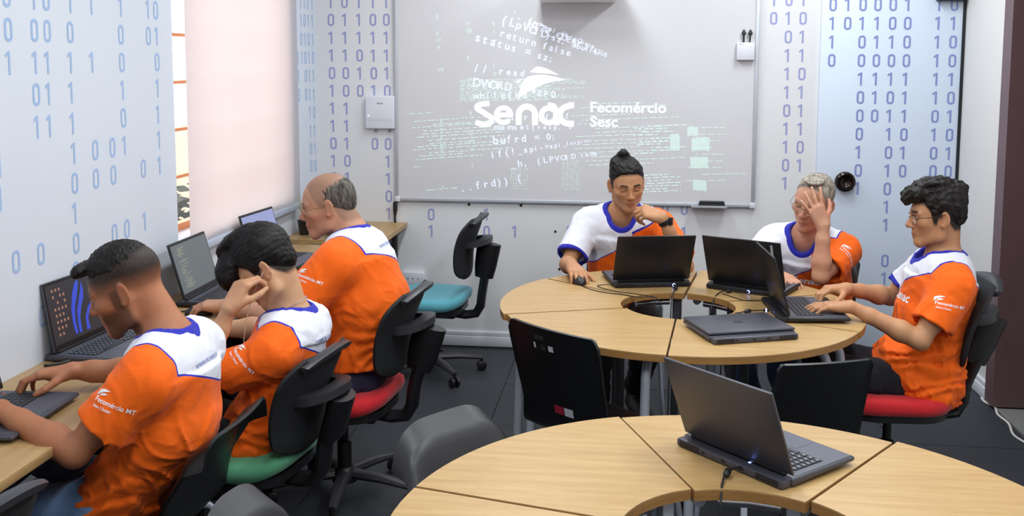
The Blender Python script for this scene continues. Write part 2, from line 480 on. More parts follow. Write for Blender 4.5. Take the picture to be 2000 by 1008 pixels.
# roller blind: translucent cloth, bottom rail, top tube
M_blind = bpy.data.materials.new('blind_cloth'); M_blind.use_nodes = True
bn = M_blind.node_tree.nodes; bl = M_blind.node_tree.links
df = bn.new('ShaderNodeBsdfDiffuse'); df.inputs[0].default_value = (*srgb(190, 195, 208), 1)
tl = bn.new('ShaderNodeBsdfTranslucent'); tl.inputs[0].default_value = (*srgb(255, 236, 222), 1)
wv = bn.new('ShaderNodeTexNoise'); wv.inputs['Scale'].default_value = 260
tcb = bn.new('ShaderNodeTexCoord'); bl.new(tcb.outputs['Object'], wv.inputs['Vector'])
mr = bn.new('ShaderNodeMapRange'); mr.inputs['To Min'].default_value = 0.34; mr.inputs['To Max'].default_value = 0.40
bl.new(wv.outputs['Fac'], mr.inputs['Value'])
ms = bn.new('ShaderNodeMixShader'); bl.new(mr.outputs[0], ms.inputs[0])
bl.new(df.outputs[0], ms.inputs[1]); bl.new(tl.outputs[0], ms.inputs[2]); bl.new(ms.outputs[0], bn['Material Output'].inputs[0])
blind = thing('roller_blind', 'pale roller blind glowing with daylight over the left window', 'blind', (XL + 0.035, 4.66, 0.885))
BY0, BY1 = 3.962, 5.385
b = MB()
def bf(u, v):
    y = BY0 + (BY1 - BY0) * u - 4.66
    z = 0.03 + v * 1.72
    return (0.004 * math.sin(u * 9 + v) + 0.003 * math.sin(u * 23), y, z)
P_ = [[bf(i / 40, j / 6) for j in range(7)] for i in range(41)]
vv = [p for r in P_ for p in r]
b.add(vv, [(i * 7 + j, (i + 1) * 7 + j, (i + 1) * 7 + j + 1, i * 7 + j + 1) for i in range(40) for j in range(6)])
b.build('cloth', M_blind, blind)
b = MB(); b.box((0, 0, 0.017), (0.016, BY1 - BY0 + 0.012, 0.034), bevel=0.004)
b.build('bottom_rail', mat('rail_grey', srgb(186, 196, 216), 0.35, noise=(8, 0.04, (1, 1, 1))), blind)
b = MB(); b.tube([(0, BY0 - 4.66 - 0.02, 1.78), (0, BY1 - 4.66 + 0.02, 1.78)], 0.028, 16)
b.build('roller_tube', M_base, blind)

# ------------------------------------------------------------------ ceiling lamps
M_lampbody = mat('lamp_body', srgb(240, 240, 240), 0.4, noise=(4, 0.02, (1, 1, 1)))
M_lampglow = mat('lamp_diffuser', srgb(255, 255, 255), 0.5, noise=(4, 0.01, (1, 1, 1)), emit=((0.95, 0.975, 1.0), 2.0))
for k, (lx, ly) in enumerate(LAMP_SPOTS):
    side = 'left' if lx < 0 else 'right'
    row = {0: 'nearest', 1: 'middle', 2: 'farthest'}[k // 2]
    t = thing('ceiling_lamp', 'white fluorescent ceiling lamp, %s row, %s side' % (row, side), 'lamp', (lx, ly, ZC), 0, 'ceiling lamps')
    b = MB(); b.box((0, 0, -0.03), (0.32, 1.22, 0.06), bevel=0.006); b.build('lamp_body', M_lampbody, t)
    b = MB(); b.box((0, 0, -0.064), (0.27, 1.16, 0.012), bevel=0.004); b.build('diffuser', M_lampglow, t)
    ld = bpy.data.lights.new('lamp_light', 'AREA'); ld.shape = 'RECTANGLE'; ld.size = 0.27; ld.size_y = 1.16
    ld.energy = LAMP_W; ld.color = (0.93, 0.985, 1.0)
    lo = bpy.data.objects.new('lamp_light', ld); COL.objects.link(lo); lo.parent = t; lo.location = (0, 0, -0.072)
# ------------------------------------------------------------------ whiteboard and what hangs on the back wall
M_board = mat('whiteboard_enamel', srgb(216, 216, 220), 0.22, spec=0.35, noise=(1.2, 0.015, (1, 1, 1)))
M_alu = mat('aluminium', srgb(196, 200, 208), 0.38, 0.35, noise=(12, 0.05, (1, 1, 1)))
M_white = mat('white_plastic', srgb(222, 224, 234), 0.4, noise=(6, 0.03, (1, 1, 1)))
BX0, BX1, BZ0, BZ1 = -1.368, 0.725, 0.872, 2.16
wb = thing('whiteboard', 'large whiteboard with a projected logo and code on the back wall', 'whiteboard', ((BX0 + BX1) / 2, YB, BZ0))
W2 = (BX1 - BX0) / 2; HB = BZ1 - BZ0
b = MB(); b.box((0, -0.008, HB / 2), (2 * W2 - 0.02, 0.016, HB - 0.02)); b.build('board_face', M_board, wb, smooth=False)
for nm, c, s in (('frame_bottom', (0, -0.012, 0.010), (2 * W2, 0.024, 0.020)), ('frame_top', (0, -0.012, HB - 0.010), (2 * W2, 0.024, 0.020)),
                 ('frame_side', (-W2 + 0.009, -0.012, HB / 2), (0.018, 0.024, HB - 0.042)), ('frame_side', (W2 - 0.010, -0.012, HB / 2), (0.022, 0.024, HB - 0.042))):
    b = MB(); b.box(c, s, bevel=0.003); b.build(nm, M_alu, wb)
for sx in (-1, 1):
    b = MB(); b.box((sx * (W2 - 0.012), -0.014, 0.012), (0.030, 0.030, 0.032), bevel=0.004); b.build('corner_cap', M_white, wb)
b = MB(); b.box((0.322 + 0.465, -0.045, 0.004), (0.20, 0.062, 0.006), bevel=0.001); b.box((0.322 + 0.465, -0.075, 0.008), (0.20, 0.004, 0.012))
b.build('pen_tray', M_alu, wb)
t = thing('board_eraser', 'black felt board eraser lying on the whiteboard tray', 'eraser', (0.482, YB - 0.046, 0.8806))
b = MB(); b.box((0, 0, 0.008), (0.145, 0.042, 0.016), bevel=0.003); b.build('felt', mat('felt_grey', srgb(46, 46, 50), 0.95, noise=(90, 0.2, (1, 1, 1))), t)
b = MB(); b.box((0, 0, 0.022), (0.14, 0.04, 0.013), bevel=0.004); b.build('grip', M_black, t)

# ---- light thrown by the projector on the board (text and logo)
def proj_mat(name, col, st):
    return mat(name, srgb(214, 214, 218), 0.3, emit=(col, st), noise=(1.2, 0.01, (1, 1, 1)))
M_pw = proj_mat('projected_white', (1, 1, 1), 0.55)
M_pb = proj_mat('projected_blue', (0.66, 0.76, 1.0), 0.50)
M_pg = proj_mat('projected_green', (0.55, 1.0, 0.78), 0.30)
YP = YB - 0.0168
PX0 = -1.372; PXU = 0.0030142   # metres per photo pixel on the board
def bp(u, v):
    """photo pixel on the board -> board plane metres (x, z)"""
    return (BX0 + (u - 772.3) * 0.0029763 + 0.0 * v, 2.055 - v * 0.0030255 + (u - 772.3) * 1.57e-7 * (v - 120))
def plane_M(u, v, ang=0.0, sx=1.0, sy=1.0, sh=0.0):
    x, z = bp(u, v)
    S = Matrix(((sx, sh, 0, 0), (0, sy, 0, 0), (0, 0, 1, 0), (0, 0, 0, 1)))
    return Matrix(((1, 0, 0, x), (0, 0, -1, YP), (0, 1, 0, z), (0, 0, 0, 1))) @ Matrix.Rotation(math.radians(ang), 4, 'Z') @ S
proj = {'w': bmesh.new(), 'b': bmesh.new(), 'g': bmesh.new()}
def ptext(key, txt, u, v, hpx, ang=0.0, sx=1.0, bold=0.0, sh=0.0):
    """text whose capital height is about hpx photo pixels"""
    size = hpx * 0.0030 / 0.70
    me = text_mesh(txt, size, bold * size)
    mesh_into(proj[key], me, plane_M(u, v, ang, sx, 1.0, sh))
    bpy.data.meshes.remove(me)
def ppoly(key, pts):
    x = []
    for u, v in pts:
        a, c = bp(u, v); x.append(proj[key].verts.new((a, YP - 0.0004, c)))
    proj[key].faces.new(x)
# logo: the word and the sail mark
def stroke(key, pts, w):
    """thick poly-line in photo pixels"""
    n = len(pts); L_ = []; R_ = []
    ws = w if hasattr(w, '__len__') else [w] * n
    for i in range(n):
        a = pts[max(i - 1, 0)]; c = pts[min(i + 1, n - 1)]
        dx, dy = c[0] - a[0], c[1] - a[1]; l = math.hypot(dx, dy) or 1
        nx, ny = -dy / l * ws[i] / 2, dx / l * ws[i] / 2
        L_.append((pts[i][0] + nx, pts[i][1] + ny)); R_.append((pts[i][0] - nx, pts[i][1] - ny))
    for i in range(n - 1):
        ppoly(key, [L_[i], L_[i + 1], R_[i + 1], R_[i]])
def earc(cx, cy, rx, ry, a0, a1, n=14):
    return [(cx + rx * math.cos(math.radians(a0 + (a1 - a0) * i / n)), cy - ry * math.sin(math.radians(a0 + (a1 - a0) * i / n))) for i in range(n + 1)]
S_W = 12
stroke('w', [(961, 199.5)] + earc(951, 207, 15, 7, 80, 205, 8) + earc(950, 231, 16, 9.5, 45, -95, 9)[0:] + [(934, 236)], S_W * 0.86)    # S
stroke('w', [(976, 222), (1003, 221)] + earc(989, 222, 14.5, 14.5, 0, 320, 18), [9] + [9.5] * 20)          # e
stroke('w', [(1019, 241), (1019, 222)] + earc(1035, 220, 16, 15, 180, 0, 12) + [(1051, 241)], 11.5)          # n
stroke('w', earc(1078, 222, 14.5, 14.5, 40, 320, 18), 10.5); stroke('w', [(1076, 202), (1087, 203.5), (1093, 212), (1093.5, 241)], 11)   # a
stroke('w', [(1127, 202), (1118, 202)] + earc(1118, 221, 19, 17, 95, 265, 12) + [(1127, 238)], 11.5)            # c
ppoly('w', [(1040, 138), (1053, 127.5), (1062, 128), (1075, 132), (1098, 143.5), (1080, 141), (1060, 140)])
ppoly('w', [(1016, 192), (1023, 165), (1029, 152), (1040, 146), (1055, 143.2), (1072, 143.5), (1090, 147), (1112, 153), (1090, 155), (1070, 160), (1052, 168), (1035, 178), (1023, 185)])
ppoly('w', [(1012, 156), (1027, 150), (1018, 160)])
ptext('w', 'Fecomércio', 1157, 215, 19.5, 0, 1.10, 0.020)
ptext('w', 'Sesc', 1158, 243, 19.5, 0, 1.10, 0.020)
# blue code lines, fixed pitch, shrinking with the perspective of the picture
def mono(key, txt, u, v, h, ang, pitch, shrink=1.0, bold=0.012):
    a_ = math.radians(ang); x_, y_ = u, v
    for ch in txt:
        if ch != ' ': ptext(key, ch, x_, y_, h, ang, 1.0, bold)
        x_ += pitch * math.cos(a_); y_ -= pitch * math.sin(a_)
        h *= shrink; pitch *= shrink
for (t_, u, v, h, a, pt, sk) in [("', I->api_HttpQuery", 1006, 31, 12, -21, 11.5, 0.972), ('HTTP_QUERY_STATUS', 1033, 49, 14, -21, 13, 0.965), ('(LpVOID)sz, &buffer', 984, 44, 17, -18, 14.5, 0.965), ('return false', 980, 69, 15, -15.5, 13.2, 0.985),
                                 ('status = sz;', 932, 78, 17, -15, 15.5, 0.975), ('// read', 931, 138, 16, -5, 17, 0.95), ('DWORD *resp', 926, 166, 17, -6, 17, 0.96), ('while(rd = 0', 928, 190, 13, 1, 14, 1.0), ('memset(resp, 0', 970, 251, 12, 1, 13.5, 0.97),
                                 ('bufrd = 0;', 968, 279, 16, 5, 15, 0.965), ('if(!_api->api_Internet', 966, 307, 15, 10, 14.2, 0.955), ('_h, (LPVOID temp', 1004, 326, 14, 9, 14, 0.965), ('..frd)) {', 906, 373, 16, 10, 15.5, 0.975), ('n r p(buf', 1000, 232, 12, 2, 15, 0.98)]:
    mono('b', t_, u, v, h, a, pt, sk)
# green columns of characters
for u, v0, dv, s_ in [(855, 36, 14.6, 'E gU4  W    .;RS6g'), (914, 48, 13.4, 'd@:  E  HN   9    u'), (966, 48, 16, '61w  Jpk'), (862, 282, 12, 'JdS    y'), (922, 258, 9.5, 'hTM    f')]:
    for i, ch in enumerate(s_):
        if ch != ' ': ptext('g', ch, u + i * 0.5, v0 + i * dv, 8, 0, 1.0)
rg = random.Random(11)
def gline(u, v, n, h, slope=-0.05):
    x = u
    while x < u + n:
        l = rg.uniform(3, 15); g = rg.uniform(2, 6)
        y = v + (x - u) * slope + rg.uniform(-0.4, 0.4)
        ppoly('g', [(x, y), (min(x + l, u + n), y + l * slope), (min(x + l, u + n), y + l * slope - h), (x, y - h)])
        x += l + g
for k in range(14):
    gline(901 + rg.uniform(0, 3), 155 + k * 3.1, rg.uniform(170, 255), 1.3, -0.02)
for k in range(13):
    u0 = rg.uniform(803, 850); gline(u0, 236 + k * 6.2, rg.uniform(60, 190), 1.7, -0.07)
for k in range(16):
    gline(rg.uniform(1120, 1180), 200 + k * 8, rg.uniform(60, 200), 1.5, -0.04)
for k in range(10):
    gline(1238 + rg.uniform(0, 50), 243 + k * 6, rg.uniform(30, 90), 2.2, -0.03)
for (u, v, w_, h_) in [(1345, 241, 22, 18), (1354, 262, 34, 26), (1352, 300, 34, 22), (1358, 346, 26, 20), (1313, 256, 20, 30)]:
    for i in range(int(w_ / 2.6)):
        y0 = v + rg.uniform(0, 4); ppoly('g', [(u + i * 2.6, y0), (u + i * 2.6 + 1.9, y0), (u + i * 2.6 + 2.6, y0 + h_), (u + i * 2.6 + 0.7, y0 + h_)])
for k in range(9):
    gline(1345 + rg.uniform(0, 30), 246 + k * 13, rg.uniform(40, 85), 1.4, -0.02)
for k in range(7):
    gline(1262, 340 + k * 5.5, rg.uniform(40, 75), 2.0, -0.05)
for (u, v, w_, h_) in [(1004, 325, 36, 45), (1106, 305, 36, 66)]:
    for i in range(8):
        for j in range(int(h_ / 3.4)):
            if rg.random() < 0.7:
                x_, y_ = u + i * w_ / 8, v + j * 3.4; ppoly('g', [(x_, y_), (x_ + 1.7, y_), (x_ + 1.7, y_ + 1.6), (x_, y_ + 1.6)])
gline(835, 371, 62, 1.6, -0.08); gline(800, 101 + 120, 50, 1.4, -0.05); gline(808, 325, 14, 1.4)
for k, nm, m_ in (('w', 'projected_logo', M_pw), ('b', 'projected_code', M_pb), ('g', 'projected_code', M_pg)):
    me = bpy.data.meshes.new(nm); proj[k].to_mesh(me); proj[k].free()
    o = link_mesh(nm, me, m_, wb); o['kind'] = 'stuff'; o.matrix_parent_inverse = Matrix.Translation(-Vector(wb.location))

# ---- short-throw projector above the board (only its underside is in view)
t = thing('projector', 'grey short throw projector on an arm above the whiteboard', 'projector', (-0.29, YB - 0.165, 2.034))
b = MB(); b.box((0, 0, 0.06), (0.44, 0.30, 0.12), bevel=0.02, segs=3); b.build('body', mat('projector_grey', srgb(236, 235, 234), 0.45, noise=(6, 0.03, (1, 1, 1))), t)
b = MB(); b.box((0, 0.12, 0.20), (0.10, 0.10, 0.20), bevel=0.006); b.build('mount_arm', M_white, t)
b = MB(); b.lathe([(0, 0), (0.045, 0), (0.045, 0.012), (0, 0.014)], 24, (0.08, -0.05, 0.118)); b.build('lens', M_black, t)

# ---- wall box left of the board
t = thing('electronics_box', 'flat white electronic box on the wall left of the whiteboard', 'box', (-1.457, YB, 1.300))
b = MB(); b.box((0, -0.019, 0.098), (0.176, 0.036, 0.196), bevel=0.008, segs=3); o = b.build('case', M_white, t)
M_ink = mat('grey_ink', srgb(120, 124, 138), 0.6, noise=(5, 0.05, (1, 1, 1)))
def wall_text(txt, x, z, size, parent, m, y=-0.0375, bold=0.0, name='lettering'):
    me = text_mesh(txt, size, bold, 'CENTER')
    bm_ = bmesh.new(); mesh_into(bm_, me, Matrix(((1, 0, 0, x), (0, 0, -1, y), (0, 1, 0, z), (0, 0, 0, 1))))
    bm_.to_mesh(me); bm_.free()
    return link_mesh(name, me, m, parent)
wall_text('EPSON', 0.002, 0.146, 0.012, t, M_ink, bold=0.0004)
b = MB()
for i in range(5): b.box((-0.056 + i * 0.028, -0.0375, 0.055), (0.024, 0.001, 0.018))
b.build('button_row', mat('button_grey', srgb(206, 209, 220), 0.5, noise=(5, 0.03, (1, 1, 1))), t)
b = MB(); b.lathe([(0, 0), (0.003, 0), (0.003, 0.002), (0, 0.002)], 10, (-0.068, -0.037, 0.078), MR); b.build('indicator', mat('lamp_white', (1, 1, 1), 0.3, emit=((1, 1, 1), 2.0), noise=(5, 0.01, (1, 1, 1))), t)
for dx in (-0.03, 0.055):
    b = MB(); b.tube([(dx, -0.016, 0.0), (dx, -0.016, -0.02)], 0.006, 8); b.build('cable_stub', M_ink, t)

# ---- pen holder with two interactive pens near the right board edge
t = thing('pen_holder', 'small white pen holder box on the right side of the whiteboard', 'holder', (0.650, YB - 0.0165, 1.712))
b = MB(); b.box((0, -0.018, 0.049), (0.099, 0.034, 0.098), bevel=0.004); b.build('case', M_white, t)
wall_text('EPSON', -0.026, 0.085, 0.008, t, M_ink, y=-0.0355)
for k, dx in enumerate((-0.012, 0.020)):
    p = thing('interactive_pen', '%s of two black pens standing in the white holder' % ('left' if k == 0 else 'right'), 'pen', (0.650 + dx, YB - 0.0345, 1.765), 0, 'pens in the white holder')
    b = MB(); b.tube([(0, 0, 0), (0.0 + k * 0.004, 0, 0.085)], 0.0055 if k == 0 else 0.0042, 10); b.build('barrel', M_black, p)
    b = MB(); b.lathe([(0.0, 0.118), (0.004, 0.116), (0.012, 0.1), (0.0125, 0.092), (0.006, 0.085), (0, 0.084)], 14, (0.004 * k, 0, 0)); b.build('tip', M_black, p)
# ------------------------------------------------------------------ segmented round tables
M_maple = [wood_mat('maple_top_%d' % k, srgb(170, 134, 86), srgb(190, 157, 107), 3.0, (1, 14, 14), 0.36, a) for k, a in enumerate((0.2, 1.2, 2.3))]
M_edge = wood_mat('maple_edge', srgb(140, 98, 50), srgb(168, 124, 72), 8.0, (1, 1, 8), 0.5)
M_steel = mat('grey_tube_paint', srgb(186, 192, 204), 0.32, 0.15, noise=(14, 0.04, (1, 1, 1)))
M_legdark = mat('dark_leg_paint', srgb(52, 52, 58), 0.45, 0.1, noise=(14, 0.08, (1, 1, 1)))
M_chrome = mat('chrome', srgb(210, 210, 214), 0.12, 0.95, noise=(14, 0.03, (1, 1, 1)))
TOPZ = 0.74
def wedge_table(cx, cy, R, r, a0, a1, off, label, group, mi, inner_mat):
    """one sector table of a ring: top, edge band, two bent tube legs, two square inner legs"""
    am = math.radians((a0 + a1) / 2)
    t = thing('sector_table', label, 'table', (cx + off * math.cos(am), cy + off * math.sin(am), 0), 0, group)
    da = 0.35
    out = arc(0, 0, R, a0 + da * 0.6, a1 - da * 0.6, 22)
    inn = arc(0, 0, r, a1 - da * 2, a0 + da * 2, 12)
    poly = out + inn
    b = MB(); b.prism(poly, TOPZ - 0.0035, TOPZ); b.build('table_top', M_maple[mi], t, smooth=False)
    b = MB(); b.prism(poly, TOPZ - 0.026, TOPZ - 0.0035); b.build('edge_band', M_edge, t, smooth=False)
    for s_, a in ((1, a0 + 7.0), (-1, a1 - 7.0)):
        ar = math.radians(a)
        def pt(rad, z): return (rad * math.cos(ar), rad * math.sin(ar), z)
        b = MB()
        path = [pt(R * 0.42, TOPZ - 0.048), pt(R - 0.165, TOPZ - 0.048)]
        for k in range(1, 7):
            q = math.radians(90 * k / 6)
            path.append(pt(R - 0.165 + 0.085 * math.sin(q), TOPZ - 0.048 - 0.085 * (1 - math.cos(q))))
        path += [pt(R - 0.072, 0.35), pt(R - 0.062, 0.012)]
        b.tube(path, 0.0165, 14); leg = b.build('leg', M_steel, t)
        b = MB(); x_, y_, _ = pt(R - 0.062, 0); b.lathe([(0.021, 0), (0.021, 0.02), (0.017, 0.03)], 12, (x_, y_, 0)); b.build('leg_foot', M_black, leg)
    for a in (a0 + 9,):
        ar = math.radians(a); rr = r + 0.045
        b = MB(); b.box((rr * math.cos(ar), rr * math.sin(ar), (TOPZ - 0.026) / 2), (0.03, 0.03, TOPZ - 0.026), Matrix.Rotation(ar, 3, 'Z'), 0.003)
        b.build('leg', inner_mat, t)
    am_ = math.radians((a0 + a1) / 2)
    pa = [(0.0 + (r + 0.055) * math.cos(math.radians(q)), (r + 0.055) * math.sin(math.radians(q)), TOPZ - 0.05) for q in (a0 + 15, (a0 + a1) / 2, a1 - 15)]
    b = MB(); b.tube(pa, 0.014, 10); b.build('cross_bar', M_chrome, t)
    return t
GB = 'sectors of the far round table'
SB = [(199, 142.5), (142.5, 80), (80, 24), (24, -27), (-27, -96), (-96, -161)]
LB_ = ['far round table sector on its left end, mouse cables crossing its rim', 'far round table sector at the back left, under an open black laptop and a mouse',
       'far round table sector at the back right, under the laptop with a silver sticker', 'far round table sector on its right side, under the edge-on laptop',
       'far round table sector at the front right, under the closed laptop', 'empty far round table sector at the front left, behind a black chair']
OB = [0.014, 0.004, 0.008, 0.006, 0.004, 0.0]
for k, (a1, a0) in enumerate(SB):
    wedge_table(0.21, 3.95, 0.695, 0.215, a0, a1, OB[k], LB_[k], GB, k % 3, M_legdark)
GN = 'sectors of the near round table'
SN = [(166, 110.5), (110.5, 54), (54, -6), (-6, -66), (-66, -126), (-126, -194)]
LN = ['empty near round table sector between the grey chair and the open laptop sector', 'near round table sector carrying the open grey laptop',
      'empty near round table sector at the right edge of the picture', 'near round table sector at the bottom right, closest to the camera', 'near round table sector at the bottom centre, closest to the camera',
      'near round table sector in the bottom left, cut by the picture edge']
ON = [0.004, -0.006, 0.010, 0.0, 0.0, 0.004]
for k, (a1, a0) in enumerate(SN):
    wedge_table(0.25, 1.97, 0.735, 0.258, a0, a1, ON[k], LN[k], GN, (k + 1) % 3, M_steel)

# ------------------------------------------------------------------ desks along the left wall
M_desk = wood_mat('desk_top_wood', srgb(162, 128, 84), srgb(183, 150, 103), 3.0, (14, 1, 14), 0.4)
M_deskleg = mat('desk_panel', srgb(58, 54, 54), 0.6, noise=(6, 0.1, (1, 1, 1)))
t = thing('long_desk', 'long light wooden desk running along the left wall', 'desk', (XL, 1.0, 0))
b = MB(); b.box((0.218, 2.02, TOPZ - 0.0125), (0.434, 4.04, 0.025), bevel=0.002); b.build('worktop', M_desk, t)
for y in (0.05, 1.0, 2.0, 3.0, 3.95):
    b = MB(); b.box((0.22, y, (TOPZ - 0.0255) / 2), (0.36, 0.022, TOPZ - 0.0255)); b.build('side_panel', M_deskleg, t, smooth=False)
b = MB(); b.box((0.05, 2.0, 0.52), (0.018, 3.88, 0.36)); b.build('modesty_panel', M_deskleg, t, smooth=False)
t = thing('corner_desk', 'small light wooden desk in the far left corner below the projector screen', 'desk', (XL, 5.05, 0))
poly = [(0.002, 0.77), (0.002, 0.14)] + [(0.10, 0.12), (0.30, 0.15), (0.47, 0.19)] + arc(0.495, 0.26, 0.05, -70, 0, 5) + [(0.545, 0.40), (0.545, 0.77)]
b = MB(); b.prism(poly, TOPZ - 0.025, TOPZ); b.build('worktop', M_desk, t, smooth=False)
for x_, y_ in ((0.06, 0.2), (0.06, 0.72), (0.48, 0.72), (0.46, 0.28)):
    b = MB(); b.box((x_, y_, (TOPZ - 0.025) / 2), (0.03, 0.03, TOPZ - 0.025), bevel=0.002); b.build('leg', M_deskleg, t)

# ------------------------------------------------------------------ chairs
M_cushion = {'teal': mat('cushion_teal', srgb(84, 160, 176), 0.85, noise=(60, 0.10, (1, 1, 1)), bump=(420, 0.25, 0.001), sheen=0.2),
             'red': mat('cushion_red', srgb(196, 18, 30), 0.85, noise=(60, 0.12, (1, 1, 1)), bump=(420, 0.25, 0.001), sheen=0.2),
             'green': mat('cushion_green', srgb(82, 156, 116), 0.85, noise=(60, 0.10, (1, 1, 1)), bump=(420, 0.25, 0.001), sheen=0.2)}
M_pad = mat('black_pad_fabric', srgb(24, 25, 29), 0.8, noise=(70, 0.2, (1, 1, 1)), bump=(500, 0.2, 0.001))
M_rim = mat('dark_grey_plastic', srgb(50, 50, 54), 0.42, noise=(20, 0.08, (1, 1, 1)), bump=(300, 0.05, 0.0006))

def swivel_chair(loc, rz, colour, label, recline=0.0, base_rot=10, lift=0.0):
    t = thing('swivel_chair', label, 'chair', loc, rz, 'swivel chairs with coloured seats')
    # seat cushion: rounded slab with a rolled front and raised rear lip
    b = MB()
    outl = rrect(0.46, 0.45, 0.15, 7)
    rings = []
    for (s_, z) in ((0.86, 0.385), (0.97, 0.395), (1.0, 0.415), (0.985, 0.437), (0.93, 0.450), (0.70, 0.454), (0.35, 0.450)):
        ring = []
        for x, y in outl:
            zz = z
            yy = y * s_ + 0.01
            if y > 0.1: zz -= 0.035 * ((y * s_ - 0.1) / 0.13) ** 2
            if y < -0.12: zz += 0.022 * ((-y * s_ - 0.12) / 0.1) ** 2 if y * s_ < -0.12 else 0
            ring.append(b.bm.verts.new((x * s_, yy, zz)))
        rings.append(ring)
    n = len(outl)
    for A, B in zip(rings[:-1], rings[1:]):
        for k in range(n): b.bm.faces.new((A[k], A[(k + 1) % n], B[(k + 1) % n], B[k]))
    b.bm.faces.new(rings[-1]); b.bm.faces.new(list(reversed(rings[0])))
    b.build('seat', M_cushion[colour], t, angle=60)
    b = MB(); b.prism([(x * 0.9, y * 0.9 + 0.01) for x, y in outl], 0.362, 0.392); b.box((0, -0.03, 0.35), (0.2, 0.26, 0.04), bevel=0.012); b.build('seat_pan', M_black, t)
    # gas lift
    b = MB(); b.lathe([(0.028, 0.07), (0.028, 0.22), (0.021, 0.225), (0.016, 0.23), (0.016, 0.345)], 16); b.build('gas_lift', M_black, t)
    b = MB(); b.lathe([(0.0, 0.062), (0.05, 0.062), (0.05, 0.10), (0.034, 0.12), (0, 0.121)], 20); b.build('base_hub', M_black, t)
    for k in range(5):
        a = math.radians(base_rot + 72 * k); c_, s_ = math.cos(a), math.sin(a)
        b = MB(); b.tube([(0.03 * c_, 0.03 * s_, 0.092), (0.16 * c_, 0.16 * s_, 0.088), (0.285 * c_, 0.285 * s_, 0.070)], [0.028, 0.024, 0.016], 8, flat=(0.75, 1.0))
        lg = b.build('base_leg', M_rim, t)
        b = MB()
        px_, py_ = 0.285 * c_, 0.285 * s_
        nx, ny = -s_, c_
        for sg in (-1, 1):
            Mx = Matrix(((c_, 0, nx), (s_, 0, ny), (0, 1, 0)))
            b.lathe([(0.0, -0.009), (0.020, -0.009), (0.026, -0.005), (0.026, 0.005), (0.020, 0.009), (0, 0.009)], 16, (px_ + nx * sg * 0.015, py_ + ny * sg * 0.015, 0.026), Mx)
        b.tube([(px_, py_, 0.026), (px_, py_, 0.072)], 0.008, 8)
        b.build('caster', M_black, lg)
    # lever
    b = MB(); b.tube([(0.05, -0.06, 0.345), (0.16, -0.09, 0.335), (0.19, -0.10, 0.335)], [0.006, 0.006, 0.011], 8); b.build('lever', M_black, t)
    # spine: J-shaped flat bar, wider sleeve higher up
    rc = recline
    b = MB()
    sp = [(0, -0.08, 0.345), (0, -0.20, 0.335), (0, -0.255, 0.345), (0, -0.280, 0.39), (0, -0.288, 0.46), (0, -0.298 - rc * 0.3, 0.56)]
    b.tube(sp, [0.036, 0.038, 0.04, 0.04, 0.04, 0.04], 12, flat=(0.62, 1.0)); b.build('spine', M_black, t)
    b = MB(); b.tube([(0, -0.294 - rc * 0.2, 0.53 + lift * 0.5), (0, -0.300 - rc * 0.35, 0.58 + lift), (0, -0.315 - rc * 0.6, 0.70 + lift)], [0.050, 0.060, 0.066], 14, flat=(0.60, 1.0)); b.build('spine_sleeve', M_black, t)
    # crescent bracket on top of the sleeve, arms reaching forward to the pad
    cy = -0.225 - rc * 0.6
    def cr(u, v):
        a = math.radians(180 + 180 * u)
        rr = 0.085 + 0.055 * v * (0.45 + 0.55 * math.sin(math.pi * u))
        return (rr * math.cos(a) * 1.15, cy + 0.02 + rr * math.sin(a) * 0.9, 0.715 + lift + 0.01 * math.cos(math.pi * (u - 0.5) * 2))
    b = MB(); b.sheet(cr, 20, 4, 0.028); b.build('crescent_bracket', M_rim, t, angle=50)
    # back pad with rolled-over top flange
    z0, z1 = 0.515 + lift, 0.845 + lift
    def bw(v):
        w = 0.205 - 0.035 * (1 - v) ** 2
        if v < 0.22: w *= math.sqrt(max(0.0, 1 - ((0.22 - v) / 0.24) ** 2.4))
        if v > 0.75: w *= math.sqrt(max(0.0, 1 - 0.55 * ((v - 0.75) / 0.25) ** 2))
        return w
    CY = -0.205 - rc * 0.35
    def bf_(u, v):
        w = bw(v); x = (u * 2 - 1) * w
        y = CY - (0.055 + rc * 0.5) * v + 0.9 * x * x + 0.03 * math.sin(math.pi * v)
        z = z0 + (z1 - z0) * v
        return (x, y, z)
    b = MB(); b.sheet(bf_, 18, 18, lambda u, v: 0.012 + 0.034 * (max(0.0, 1 - abs(2 * u - 1) ** 3) * max(0.0, 1 - abs(2 * v - 1) ** 6)))
    b.build('back_pad', M_pad, t, angle=60)
    def fl(u, v):
        xx = u * 2 - 1
        w = bw(1.0) * (1.04 + 0.10 * math.sin(v * 2.4)); x = xx * w
        q = v * 1.9
        rr = 0.028 * (1 - 0.45 * xx * xx)
        y = CY - (0.055 + rc * 0.5) + 0.9 * x * x - rr * (1 - math.cos(q)) * 1.25 + 0.004
        z = z1 - 0.035 + 0.030 * v * 0 + rr * math.sin(q) * 0.95 + 0.018 - 0.022 * xx * xx
        return (x, y, z)
    b = MB(); b.sheet(fl, 20, 10, lambda u, v: 0.016 + 0.008 * math.sin(math.pi * min(1, v * 1.1))); b.build('top_flange', M_rim, t, angle=70)
    return t
R90 = math.pi / 2
swivel_chair((-1.055, 5.27, 0), R90 - 0.05, 'teal', 'empty swivel chair with a teal seat by the back wall', 0.02, 4, 0.03)
swivel_chair((-1.085, 3.70, 0), R90 - 0.10, 'red', 'red-seated swivel chair under the person using a mouse', 0.06, -24, 0.0)
swivel_chair((-1.245, 3.10, 0), R90 - 0.16, 'green', 'green-seated swivel chair under the person holding a hand to the ear', 0.06, 30, -0.065)
swivel_chair((1.03, 3.97, 0), R90 + 0.05, 'red', 'red-seated swivel chair under the person typing near the brown door', 0.10, 15, 0.03)
